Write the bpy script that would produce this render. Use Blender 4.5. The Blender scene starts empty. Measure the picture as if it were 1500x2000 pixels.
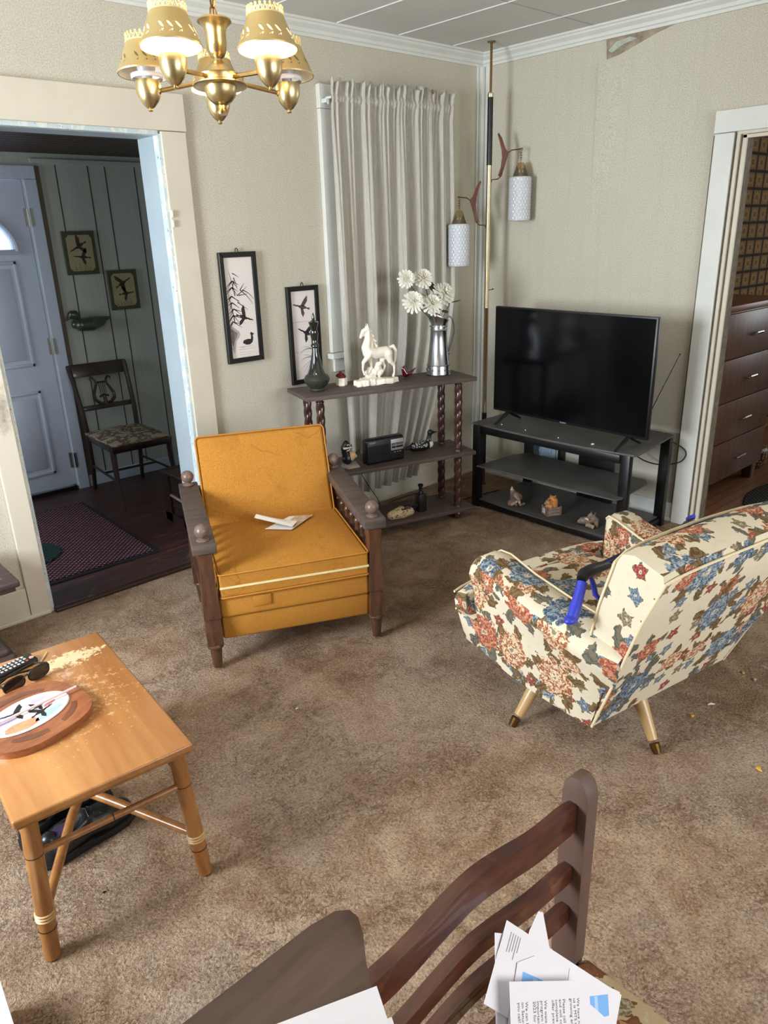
import bpy, bmesh, math, random
from mathutils import Vector, Matrix
random.seed(7)
PI = math.pi
SC = bpy.context.scene
COL = SC.collection

# ------------------------------------------------------------------ camera
cam_d = bpy.data.cameras.new('camera')
cam = bpy.data.objects.new('camera', cam_d); COL.objects.link(cam)
_r = Vector((0.73801, -0.67421, -0.02802)); _u = Vector((0.25715, 0.24260, 0.93542)); _f = Vector((0.62387, 0.69756, -0.35241))
M3 = Matrix((_r, _u, -_f)).transposed()
cam.matrix_world = Matrix.Translation((-3.79903, -3.26808, 1.56719)) @ M3.to_4x4()
cam_d.sensor_fit = 'VERTICAL'; cam_d.sensor_height = 24.0; cam_d.lens = 1449.1 * 24.0 / 2000.0
cam_d.clip_start = 0.02; cam_d.clip_end = 100
SC.camera = cam

# ------------------------------------------------------------------ light and exposure
SC.view_settings.view_transform = 'Standard'; SC.view_settings.look = 'None'
SC.view_settings.exposure = 0.52; SC.view_settings.gamma = 1.0
world = bpy.data.worlds.new('world'); SC.world = world; world.use_nodes = True
world.node_tree.nodes['Background'].inputs[0].default_value = (0.62, 0.80, 1.0, 1)
world.node_tree.nodes['Background'].inputs[1].default_value = 2.2

def area_light(name, loc, target, sx, sy, power, color):
    d = bpy.data.lights.new(name, 'AREA'); d.shape = 'RECTANGLE'; d.size = sx; d.size_y = sy
    d.energy = power; d.color = color
    o = bpy.data.objects.new(name, d); COL.objects.link(o); o.location = loc
    o.rotation_euler = (Vector(target) - Vector(loc)).to_track_quat('-Z', 'Y').to_euler()
    return o
# daylight through the windows of the room (left wall, plus neutral fill from an unseen one behind the camera) and of the two neighbouring rooms
area_light('daylight_left', (-5.25, -1.20, 1.50), (-1.0, -1.10, 1.1), .85, 1.25, 122, (0.84, 0.92, 1.0))
area_light('daylight_fill_rear', (-2.0, -5.90, 1.45), (-2.0, -2.0, 0.1), 2.6, 1.3, 68, (0.97, 0.96, 0.94))
area_light('daylight_entry', (-4.78, 0.95, 1.42), (-2.0, 0.90, 1.0), 0.8, 1.2, 17, (0.74, 0.87, 1.0))
area_light('daylight_kitchen', (3.78, -2.9, 1.6), (0.5, -2.0, 0.8), 1.4, 1.3, 14, (1.0, 0.88, 0.74))

# ------------------------------------------------------------------ helpers
def lin(c):
    return tuple(((x / 255.0) / 12.92 if x / 255.0 <= 0.04045 else ((x / 255.0 + 0.055) / 1.055) ** 2.4) for x in c) + (1.0,)

class NT:
    def __init__(s, name):
        s.m = bpy.data.materials.new(name); s.m.use_nodes = True
        s.t = s.m.node_tree; s.b = s.t.nodes['Principled BSDF']; s.out = s.t.nodes['Material Output']
    def n(s, typ, **kw):
        x = s.t.nodes.new(typ)
        for k, v in kw.items(): setattr(x, k, v)
        return x
    def put(s, sock, v):
        if isinstance(v, bpy.types.NodeSocket): s.t.links.new(v, sock)
        elif v is not None:
            if hasattr(sock.default_value, '__len__') and not hasattr(v, '__len__'): v = (v,) * len(sock.default_value)
            sock.default_value = v
    def math(s, op, a, b=None, c=None, clamp=False):
        x = s.n('ShaderNodeMath', operation=op, use_clamp=clamp)
        for i, v in enumerate((a, b, c)):
            if v is not None: s.put(x.inputs[i], v)
        return x.outputs[0]
    def vec(s, op, a, b=None):
        x = s.n('ShaderNodeVectorMath', operation=op); s.put(x.inputs[0], a)
        if b is not None: s.put(x.inputs[1], b)
        return x.outputs['Value'] if op in ('LENGTH', 'DISTANCE') else x.outputs[0]
    def mix(s, f, a, b, blend='MIX'):
        x = s.n('ShaderNodeMix', data_type='RGBA', blend_type=blend)
        s.put(x.inputs[0], f); s.put(x.inputs[6], a); s.put(x.inputs[7], b); return x.outputs[2]
    def co(s, which='Object', scale=(1, 1, 1), rot=(0, 0, 0), loc=(0, 0, 0)):
        c = s.n('ShaderNodeTexCoord'); m = s.n('ShaderNodeMapping')
        m.inputs['Scale'].default_value = scale; m.inputs['Rotation'].default_value = rot; m.inputs['Location'].default_value = loc
        s.t.links.new(c.outputs[which], m.inputs[0]); return m.outputs[0]
    def noise(s, co, scale, detail=3, rough=.55, dist=0):
        x = s.n('ShaderNodeTexNoise'); x.inputs['Scale'].default_value = scale; x.inputs['Detail'].default_value = detail
        x.inputs['Roughness'].default_value = rough; x.inputs['Distortion'].default_value = dist; s.put(x.inputs['Vector'], co); return x.outputs[0]
    def ramp(s, f, stops, interp='LINEAR'):
        x = s.n('ShaderNodeValToRGB'); r = x.color_ramp; r.interpolation = interp
        while len(r.elements) < len(stops): r.elements.new(0.5)
        for e, (p, c) in zip(r.elements, stops):
            e.position = p; e.color = c if hasattr(c, '__len__') else (c, c, c, 1)
        s.put(x.inputs[0], f); return x.outputs[0]
    def bump(s, h, strength=.3, dist=.002):
        x = s.n('ShaderNodeBump'); x.inputs['Strength'].default_value = strength; x.inputs['Distance'].default_value = dist
        s.put(x.inputs['Height'], h); s.t.links.new(x.outputs[0], s.b.inputs['Normal'])
    def set(s, col=None, rough=.5, metal=0, spec=.5, coat=0, **kw):
        if col is not None: s.put(s.b.inputs['Base Color'], col)
        s.put(s.b.inputs['Roughness'], rough); s.put(s.b.inputs['Metallic'], metal)
        s.b.inputs['Specular IOR Level'].default_value = spec; s.b.inputs['Coat Weight'].default_value = coat
        for k, v in kw.items(): s.put(s.b.inputs[k.replace('_', ' ')], v)
        return s.m

def plain(name, rgb, rough=.5, metal=0, var=.08, vscale=9, spec=.5, coat=0, bump=0, bscale=200, **kw):
    t = NT(name); c = lin(rgb); co = t.co()
    nz = t.noise(co, vscale, 4)
    col = t.mix(t.ramp(nz, [(.3, 0.0), (.7, 1.0)]), tuple(x * (1 - var) for x in c[:3]) + (1,), tuple(min(1, x * (1 + var)) for x in c[:3]) + (1,))
    if bump: t.bump(t.noise(co, bscale, 3), bump, .0015)
    return t.set(col, rough, metal, spec, coat, **kw)

def wood(name, a, b, rough=.4, scale=(3, 40, 40), coat=0, wear=None, spec=.5, bump=.05):
    t = NT(name); co = t.co(scale=scale)
    nz = t.noise(co, 1.0, 5, .6, .6); fine = t.noise(t.co(scale=tuple(x * 4 for x in scale)), 1.0, 3)
    f = t.math('ADD', t.math('MULTIPLY', nz, .75), t.math('MULTIPLY', fine, .25))
    col = t.mix(t.ramp(f, [(.36, 0.0), (.64, 1.0)]), lin(a), lin(b))
    if wear:
        w = t.noise(t.co(), 14, 6, .7)
        col = t.mix(t.ramp(w, [(.60, 0.0), (.70, 1.0)]), col, lin(wear))
    t.bump(f, bump, .001)
    return t.set(col, rough, 0, spec, coat)

def sm(bm): pass
class B:
    """collects shapes into one mesh"""
    def __init__(s): s.bm = bmesh.new(); s.mi = 0
    def _tag(s, faces):
        for f in faces: f.material_index = s.mi
    def mat(s, i): s.mi = i; return s
    def box(s, x0, x1, y0, y1, z0, z1, bev=0, seg=2, M=None):
        vs = [s.bm.verts.new((x, y, z)) for x in (x0, x1) for y in (y0, y1) for z in (z0, z1)]
        idx = [(0, 1, 3, 2), (4, 6, 7, 5), (0, 4, 5, 1), (2, 3, 7, 6), (0, 2, 6, 4), (1, 5, 7, 3)]
        fs = [s.bm.faces.new([vs[i] for i in q]) for q in idx]
        s._tag(fs)
        if bev:
            es = list({e for f in fs for e in f.edges})
            r = bmesh.ops.bevel(s.bm, geom=es, offset=bev, segments=seg, affect='EDGES', profile=.5, clamp_overlap=True)
            s._tag(r['faces']); vs = list({v for f in r['faces'] for v in f.verts} | {v for v in vs if v.is_valid})
        if M is not None:
            for v in vs:
                if v.is_valid: v.co = M @ v.co
        return s
    def hexa(s, P, bev=0, seg=2):
        """8 points: bottom quad then top quad (same winding)"""
        vs = [s.bm.verts.new(p) for p in P]
        idx = [(3, 2, 1, 0), (4, 5, 6, 7), (0, 1, 5, 4), (1, 2, 6, 5), (2, 3, 7, 6), (3, 0, 4, 7)]
        fs = [s.bm.faces.new([vs[i] for i in q]) for q in idx]; s._tag(fs)
        if bev:
            es = list({e for f in fs for e in f.edges})
            r = bmesh.ops.bevel(s.bm, geom=es, offset=bev, segments=seg, affect='EDGES', profile=.5, clamp_overlap=True); s._tag(r['faces'])
        return s
    def prism(s, poly, z0, z1, M=None, bev=0, seg=2):
        """polygon in xy extruded z0..z1 then transformed"""
        a = [s.bm.verts.new((p[0], p[1], z0)) for p in poly]; b = [s.bm.verts.new((p[0], p[1], z1)) for p in poly]
        n = len(poly); fs = [s.bm.faces.new(a[::-1]), s.bm.faces.new(b)]
        for i in range(n): fs.append(s.bm.faces.new([a[i], a[(i + 1) % n], b[(i + 1) % n], b[i]]))
        s._tag(fs); vs = a + b
        if bev:
            es = [e for e in fs[1].edges] + [e for e in fs[0].edges]
            r = bmesh.ops.bevel(s.bm, geom=es, offset=bev, segments=seg, affect='EDGES', profile=.5, clamp_overlap=True)
            s._tag(r['faces']); vs = list({v for v in vs if v.is_valid} | {v for f in r['faces'] for v in f.verts})
        if M is not None:
            for v in vs: v.co = M @ v.co
        return s
    def lathe(s, prof, c=(0, 0, 0), seg=24, M=None, cap=True, sx=1, sy=1):
        rings = []
        for (r, z) in prof:
            ring = [s.bm.verts.new((c[0] + sx * r * math.cos(2 * PI * k / seg), c[1] + sy * r * math.sin(2 * PI * k / seg), c[2] + z)) for k in range(seg)]
            rings.append(ring)
        fs = []
        for i in range(len(rings) - 1):
            for k in range(seg):
                fs.append(s.bm.faces.new([rings[i][k], rings[i][(k + 1) % seg], rings[i + 1][(k + 1) % seg], rings[i + 1][k]]))
        if cap: fs += [s.bm.faces.new(rings[0][::-1]), s.bm.faces.new(rings[-1])]
        s._tag(fs)
        if M is not None:
            for ring in rings:
                for v in ring: v.co = M @ v.co
        return s
    def tube(s, pts, rad, seg=10, cap=True, closed=False, flat=None):
        pts = [Vector(p) for p in pts]; n = len(pts); rad = rad if hasattr(rad, '__len__') else [rad] * n
        rings = []; up = None
        for i, p in enumerate(pts):
            if closed: d = pts[(i + 1) % n] - pts[i - 1]
            else: d = pts[min(i + 1, n - 1)] - pts[max(i - 1, 0)]
            d.normalize()
            if up is None: up = d.orthogonal().normalized()
            else: up = (up - d * up.dot(d)).normalized() if (up - d * up.dot(d)).length > 1e-6 else d.orthogonal().normalized()
            w = d.cross(up)
            rings.append([s.bm.verts.new(p + (up * math.cos(2 * PI * k / seg) + w * math.sin(2 * PI * k / seg)) * rad[i]) for k in range(seg)])
        fs = []
        for i in range(n if closed else n - 1):
            a, b = rings[i], rings[(i + 1) % n]
            for k in range(seg): fs.append(s.bm.faces.new([a[k], a[(k + 1) % seg], b[(k + 1) % seg], b[k]]))
        if cap and not closed: fs += [s.bm.faces.new(rings[0][::-1]), s.bm.faces.new(rings[-1])]
        s._tag(fs); return s
    def ball(s, c, r, sc=(1, 1, 1), seg=16, M=None):
        m = Matrix.Translation(c) @ Matrix.Diagonal((r * sc[0], r * sc[1], r * sc[2], 1))
        if M is not None: m = M @ m
        res = bmesh.ops.create_uvsphere(s.bm, u_segments=seg, v_segments=max(6, seg * 2 // 3), radius=1, matrix=m)
        s._tag({f for v in res['verts'] for f in v.link_faces}); return s
    def quad(s, P):
        s._tag([s.bm.faces.new([s.bm.verts.new(p) for p in P])]); return s
    def build(s, name, mats, parent=None, smooth=35, uv=False, loc=None, solid=0, sub=0, bevel=0, warp=None):
        bmesh.ops.recalc_face_normals(s.bm, faces=s.bm.faces)
        if uv: boxuv(s.bm)
        me = bpy.data.meshes.new(name); s.bm.to_mesh(me); s.bm.free()
        for m in (mats if isinstance(mats, (list, tuple)) else [mats]): me.materials.append(m)
        if smooth:
            for p in me.polygons: p.use_smooth = True
            me.set_sharp_from_angle(angle=math.radians(smooth))
        o = bpy.data.objects.new(name, me); COL.objects.link(o)
        if parent: o.parent = parent
        if loc: o.location = loc
        if bevel:
            b = o.modifiers.new('bevel', 'BEVEL'); b.width = bevel; b.segments = 3; b.limit_method = 'ANGLE'; b.angle_limit = math.radians(40)
        if sub:
            q = o.modifiers.new('sub', 'SUBSURF'); q.levels = sub; q.render_levels = sub
        if solid:
            q = o.modifiers.new('solid', 'SOLIDIFY'); q.thickness = solid
        return o

def boxuv(bm):
    L = bm.loops.layers.uv.new('UVMap')
    for f in bm.faces:
        n = f.normal; ax = max(range(3), key=lambda i: abs(n[i]))
        for l in f.loops:
            c = l.vert.co
            l[L].uv = ((c.y + .37, c.z), (c.x, c.z + .53), (c.x + .11, c.y + .21))[ax]

def thing(name, label, cat, loc=(0, 0, 0), rotz=0, group=None):
    o = bpy.data.objects.new(name, None); COL.objects.link(o); o.empty_display_size = .1
    o.location = loc; o.rotation_euler = (0, 0, math.radians(rotz)); o['label'] = label; o['category'] = cat
    if group: o['group'] = group
    return o
def tag(o, label, cat, group=None):
    o['label'] = label; o['category'] = cat
    if group: o['group'] = group
    return o
def struct(o): o['kind'] = 'structure'; return o
def lab(o, label): o['label'] = label; return o
def T(x, y, z): return Matrix.Translation((x, y, z))
def RX(a): return Matrix.Rotation(math.radians(a), 4, 'X')
def RY(a): return Matrix.Rotation(math.radians(a), 4, 'Y')
def RZ(a): return Matrix.Rotation(math.radians(a), 4, 'Z')

def blob(name, caps, mats, parent=None, voxel=.004, paint=None, smooth_it=4, extra=None, dec=None):
    """caps: list of (p0, r0, p1, r1) fused into one skin"""
    b = B()
    for c in caps:
        if len(c) == 3: b.ball(c[0], c[1], c[2], 18); continue
        p0, r0, p1, r1 = c; p0 = Vector(p0); p1 = Vector(p1)
        n = max(2, int((p1 - p0).length / max(.0015, min(r0, r1) * .5)) + 1)
        b.tube([p0.lerp(p1, i / (n - 1)) for i in range(n)], [r0 + (r1 - r0) * i / (n - 1) for i in range(n)], 12)
        b.ball(p0, r0, seg=12); b.ball(p1, r1, seg=12)
    if extra: extra(b)
    me = bpy.data.meshes.new('tmp'); b.bm.to_mesh(me); b.bm.free()
    o = bpy.data.objects.new('tmp', me); COL.objects.link(o)
    m = o.modifiers.new('r', 'REMESH'); m.mode = 'VOXEL'; m.voxel_size = voxel
    m = o.modifiers.new('s', 'SMOOTH'); m.factor = .5; m.iterations = smooth_it
    dg = bpy.context.evaluated_depsgraph_get(); me2 = bpy.data.meshes.new_from_object(o.evaluated_get(dg), depsgraph=dg)
    bpy.data.objects.remove(o); bpy.data.meshes.remove(me); me2.name = name
    me2.materials.clear()
    for mm in (mats if isinstance(mats, (list, tuple)) else [mats]): me2.materials.append(mm)
    for p in me2.polygons:
        p.use_smooth = True
        p.material_index = paint(p.center) if paint else 0
    o = bpy.data.objects.new(name, me2); COL.objects.link(o)
    if parent: o.parent = parent
    return o

def text(name, body, size, M, mat, parent=None, depth=.0003, space=1.0, align='LEFT'):
    c = bpy.data.curves.new('t', 'FONT'); c.body = body; c.size = size; c.extrude = depth; c.space_line = space; c.align_x = align
    c.resolution_u = 2
    o = bpy.data.objects.new('t', c); COL.objects.link(o)
    dg = bpy.context.evaluated_depsgraph_get(); me = bpy.data.meshes.new_from_object(o.evaluated_get(dg), depsgraph=dg)
    bpy.data.objects.remove(o); me.transform(M); me.name = name; me.materials.clear(); me.materials.append(mat)
    o = bpy.data.objects.new(name, me); COL.objects.link(o)
    if parent: o.parent = parent
    return o

# ------------------------------------------------------------------ materials
def m_wallpaper():
    t = NT('wallpaper'); co = t.co()
    a = t.noise(co, 190, 3, .7); big = t.noise(co, 1.3, 4, .6); streak = t.noise(t.co(scale=(30, 30, 1.2)), 1, 3)
    col = t.mix(t.ramp(a, [(.38, 0.0), (.62, 1.0)]), lin((180, 173, 155)), lin((210, 203, 186)))
    col = t.mix(t.math('MULTIPLY', t.ramp(big, [(.45, 0.0), (.75, 1.0)]), .3), col, lin((186, 177, 156)))
    col = t.mix(t.math('MULTIPLY', t.ramp(streak, [(.5, 0.0), (.8, 1.0)]), .15), col, lin((165, 156, 134)))
    t.bump(t.noise(co, 150, 4, .6), .35, .003)
    return t.set(col, .85, spec=.2)
WALL = m_wallpaper()
WALLOLD = plain('old_plaster_and_torn_paper', (150, 136, 116), .9, var=.35, vscale=22)
def m_carpet():
    t = NT('shag_carpet'); co = t.co()
    t1 = t.noise(co, 130, 4, .7); t2 = t.noise(co, 42, 4, .65, 1.5); mid = t.noise(co, 6.0, 5, .68, .8); big = t.noise(co, 1.5, 4, .6, .5); st = t.noise(t.co(loc=(3, 1, 0)), 2.2, 4, .6, .4)
    c = t.mix(t.ramp(mid, [(.36, 0.0), (.64, 1.0)]), lin((172, 136, 104)), lin((216, 185, 154)))
    c = t.mix(t.ramp(big, [(.44, 0.0), (.64, .5)]), c, lin((212, 190, 170)))
    c = t.mix(t.ramp(st, [(.52, 0.0), (.68, .6)]), c, lin((146, 110, 80)))
    c = t.mix(t.ramp(t2, [(.30, .45), (.46, 0.0)]), c, lin((112, 86, 68)))
    c = t.mix(t.ramp(t1, [(.34, .6), (.48, 0.0)]), c, lin((90, 70, 56)))
    c = t.mix(t.ramp(t1, [(.54, 0.0), (.70, .55)]), c, lin((246, 228, 212)))
    # partings between the tufts
    cr = t.math('ABSOLUTE', t.math('SUBTRACT', t.noise(co, 19, 5, .72, 1.4), .5)); gate = t.ramp(t.noise(t.co(loc=(7, 2, 0)), 4, 3), [(.44, 0.0), (.60, 1.0)])
    line = t.math('MULTIPLY', t.ramp(cr, [(.0, 1.0), (.016, 0.0)]), gate)
    c = t.mix(t.math('MULTIPLY', line, .7), c, lin((70, 50, 38)))
    h = t.math('SUBTRACT', t.math('ADD', t1, t.math('MULTIPLY', t2, 1.3)), t.math('MULTIPLY', line, .8))
    t.bump(h, 1.0, .018)
    return t.set(c, .95, spec=.1)
CARPET = m_carpet()
TRIM = plain('cream_trim_paint', (206, 197, 178), .5, var=.05, vscale=5, bump=.08, bscale=60)
TRIMW = plain('white_trim_paint', (214, 214, 206), .45, var=.05, vscale=5, bump=.08, bscale=60)
def m_chipped():
    t = NT('chipped_layered_paint'); co = t.co(scale=(9, 9, 5)); n = t.noise(co, 3, 6, .7); n2 = t.noise(t.co(), 60, 4, .7)
    c = t.mix(t.ramp(n, [(.46, 0.0), (.50, 1.0)]), lin((214, 214, 206)), lin((188, 200, 202)))
    c = t.mix(t.ramp(n2, [(.64, 0.0), (.68, 1.0)]), c, lin((104, 92, 74)))
    t.bump(n2, .4, .003); return t.set(c, .6)
CHIP = m_chipped()
def m_smudged():
    t = NT('smudged_cream_trim_paint'); n = t.noise(t.co(), 26, 5, .7)
    q = t.vec('LENGTH', t.vec('MULTIPLY', t.vec('SUBTRACT', t.co(), (-2.955, -.022, .93)), (22, 8, 9)))
    c = t.mix(t.ramp(t.math('ADD', q, t.math('MULTIPLY', t.math('SUBTRACT', n, .5), 2.2)), [(.0, .75), (1.0 - .0, 0.0)]), lin((206, 197, 178)), lin((96, 84, 66)))
    return t.set(c, .5)
SMUDGE = m_smudged()
TRIMD = plain('brown_jamb_and_shadow_groove', (110, 100, 84), .8, var=.3, vscale=30)  # brown jamb and dark grooves; also colours in the shadow line at the casing
def m_ceiling():
    t = NT('ceiling_panel_paint'); return t.set(t.mix(t.noise(t.co(), 3, 3), lin((196, 194, 188)), lin((212, 210, 204))), .7)
CEIL = m_ceiling(); CEILLINE = plain('ceiling_joint_strip', (225, 225, 220), .5)
def m_panel():
    t = NT('grey_wood_paneling'); co = t.co(scale=(60, 60, 3)); n = t.noise(co, 1, 4)
    return t.set(t.mix(n, lin((164, 166, 156)), lin((188, 190, 180))), .6)
PANEL = m_panel(); PGROOVE = plain('panel_groove', (52, 52, 46), .8)
HALLCEIL = wood('dark_beadboard', (52, 28, 20), (72, 40, 28), .5, (2, 60, 60))
def m_floorboards(name, a, b, sc=(2, 30, 1), worn=(150, 110, 88)):
    t = NT(name); co = t.co(scale=sc); n = t.noise(co, 1, 5, .65, .4)
    br = t.n('ShaderNodeTexBrick'); br.inputs['Scale'].default_value = 1; br.inputs['Mortar Size'].default_value = .002; br.inputs['Brick Width'].default_value = 1.6; br.inputs['Row Height'].default_value = .06
    t.put(br.inputs['Vector'], t.co()); br.inputs['Color1'].default_value = (1, 1, 1, 1); br.inputs['Color2'].default_value = (.8, .8, .8, 1); br.inputs['Mortar'].default_value = (.15, .15, .15, 1)
    c = t.mix(t.ramp(n, [(.35, 0.0), (.65, 1.0)]), lin(a), lin(b))
    w = t.noise(t.co(scale=(5, 70, 1)), 1, 4, .75)
    c = t.mix(t.ramp(w, [(.58, 0.0), (.66, .6)]), c, lin(worn))
    c = t.mix(1.0, c, br.outputs[0], 'MULTIPLY')
    return t.set(c, .42)
HALLFLOOR = m_floorboards('red_brown_floor_paint', (52, 28, 26), (76, 42, 38))
KFLOOR = m_floorboards('brown_plank_floor', (120, 78, 52), (150, 100, 68), worn=(170, 130, 96))
DARKTHR = wood('dark_threshold', (38, 20, 18), (58, 34, 28), .5, (3, 50, 50), wear=(96, 76, 58))
BLUEJAMB = plain('sky_tinted_jamb_paint', (160, 170, 174), .45, var=.06, vscale=6, bump=.1, bscale=50)  # bluish skylight from the hall is put into the jamb colour
DOORM = plain('grey_blue_door_paint', (184, 190, 206), .38, var=.03)
DOORW = plain('door_casing_paint', (184, 192, 206), .4, var=.04)
NICKEL = plain('worn_nickel', (190, 185, 175), .3, 1, var=.1)
BLACKM = plain('black_paint_metal', (14, 14, 15), .35, 0, var=.1)
GLASS = NT('window_glass').set(None, .02, Base_Color=(1, 1, 1, 1), Transmission_Weight=1.0, IOR=1.1)
FROST = NT('frosted_fanlight_glass').set(None, .25, Base_Color=(.92, .97, 1, 1), Transmission_Weight=1.0, IOR=1.1)
BLACKFR = plain('black_lacquer_frame', (16, 15, 15), .35, var=.2)
def m_tile():
    t = NT('amber_tile_wallpaper'); c = t.n('ShaderNodeTexCoord'); sp = t.n('ShaderNodeSeparateXYZ'); t.t.links.new(c.outputs['Object'], sp.inputs[0])
    S = 1 / .104
    fx = t.math('SUBTRACT', t.math('FRACT', t.math('MULTIPLY', sp.outputs[0], S * .80)), .5); fz = t.math('SUBTRACT', t.math('FRACT', t.math('MULTIPLY', sp.outputs[2], S)), .5)
    ax = t.math('ABSOLUTE', fx); az = t.math('ABSOLUTE', fz)
    mx = t.math('MAXIMUM', ax, az)
    r = t.math('SQRT', t.math('ADD', t.math('MULTIPLY', fx, fx), t.math('MULTIPLY', fz, fz)))
    th = t.math('ARCTAN2', fz, fx)
    base = t.mix(t.noise(t.co(), 60, 3), lin((118, 94, 56)), lin((140, 114, 70)))
    pet = t.math('MULTIPLY', t.math('LESS_THAN', r, t.math('ADD', .20, t.math('MULTIPLY', t.math('ABSOLUTE', t.math('COSINE', t.math('MULTIPLY', th, 4))), .14))), t.math('GREATER_THAN', r, .15))
    base = t.mix(t.math('MULTIPLY', pet, .6), base, lin((168, 128, 74)))
    ring = t.math('MULTIPLY', t.math('LESS_THAN', r, .13), t.math('GREATER_THAN', r, .07))
    base = t.mix(t.math('MULTIPLY', ring, .85), base, lin((84, 52, 28)))
    base = t.mix(t.math('GREATER_THAN', mx, .43), base, lin((40, 27, 18)))
    base = t.mix(t.math('MULTIPLY', t.math('GREATER_THAN', mx, .39), t.math('LESS_THAN', mx, .43)), base, lin((104, 82, 48)))
    return t.set(base, .8, spec=.2)
TILE = m_tile()
def m_weave(name, a, b, sp, s=1 / .016):
    t = NT(name); c = t.n('ShaderNodeTexCoord'); x = t.n('ShaderNodeSeparateXYZ'); t.t.links.new(c.outputs['Object'], x.inputs[0])
    u = t.math('MULTIPLY', t.math('ADD', x.outputs[0], x.outputs[1]), s); v = t.math('MULTIPLY', t.math('SUBTRACT', x.outputs[0], x.outputs[1]), s)
    h = t.math('MULTIPLY', t.math('SINE', t.math('MULTIPLY', u, PI)), t.math('SINE', t.math('MULTIPLY', v, PI)))
    h = t.math('ABSOLUTE', h)
    col = t.mix(t.ramp(h, [(.15, 0.0), (.6, 1.0)]), lin(a), lin(b))
    nn = t.noise(t.co(), 260, 2)
    col = t.mix(t.math('MULTIPLY', t.ramp(nn, [(.52, 0.0), (.6, 1.0)]), t.ramp(h, [(.5, 0.0), (.8, .8)])), col, lin(sp))
    t.bump(h, .8, .004)
    return t.set(col, .9, spec=.2)
RUG = m_weave('burgundy_basket_weave', (30, 16, 22), (112, 66, 78), (214, 196, 200), 1 / .030)
RUG2 = m_weave('dark_braid', (18, 18, 18), (60, 58, 52), (120, 115, 100), 1 / .03)
MATT = m_weave('teal_braid', (14, 22, 24), (40, 70, 74), (120, 150, 150), 1 / .02)
RUBBER = plain('black_rubber_edge', (20, 18, 20), .7)
DKSIDE = wood('dark_side_table_wood', (58, 44, 42), (82, 66, 62), .55, (4, 40, 40))
DKBROWN = wood('dusty_dark_brown_wood', (66, 54, 48), (94, 80, 72), .6, (4, 50, 50), coat=0)
DKTURN = wood('dark_turned_wood', (48, 26, 22), (84, 52, 44), .3, (30, 30, 4), coat=.3)
CHAIRWOOD = wood('walnut_stained_wood', (60, 36, 24), (98, 64, 44), .38, (30, 30, 5), coat=.2)
MAHOG = wood('worn_mahogany', (52, 22, 16), (88, 42, 30), .28, (5, 40, 40), coat=.4, wear=(110, 62, 40))
MAHOGDUST = plain('dusty_mahogany_top', (92, 68, 58), .6, var=.2, vscale=6)
BLACKWOOD = wood('near_black_wood', (28, 14, 12), (48, 26, 20), .35, (30, 30, 5), coat=.2)
def m_mustard():
    t = NT('mustard_upholstery'); co = t.co(); w = t.noise(t.co(scale=(350, 350, 900)), 1, 2, .5)
    st = t.noise(t.co(), 7, 5, .6, .3)
    c = t.mix(t.ramp(w, [(.35, 0.0), (.65, 1.0)]), lin((160, 104, 36)), lin((190, 134, 58)))
    c = t.mix(t.ramp(st, [(.54, 0.0), (.70, .35)]), c, lin((138, 88, 26)))
    ln = t.math('ABSOLUTE', t.math('SUBTRACT', t.noise(t.co(), 5.5, 2, .4, .5), .5))
    c = t.mix(t.math('MULTIPLY', t.ramp(ln, [(.0, 1.0), (.010, 0.0)]), t.ramp(t.noise(t.co(loc=(2, 5, 1)), 3, 2), [(.5, 0.0), (.6, .45)])), c, lin((120, 76, 18)))
    t.bump(w, .25, .0015)
    return t.set(c, .85, spec=.18)
MUSTARD = m_mustard(); PIPE = plain('mustard_welt', (178, 118, 34), .7); ZIP = plain('cream_zipper_tape', (226, 210, 160), .6)

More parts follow.
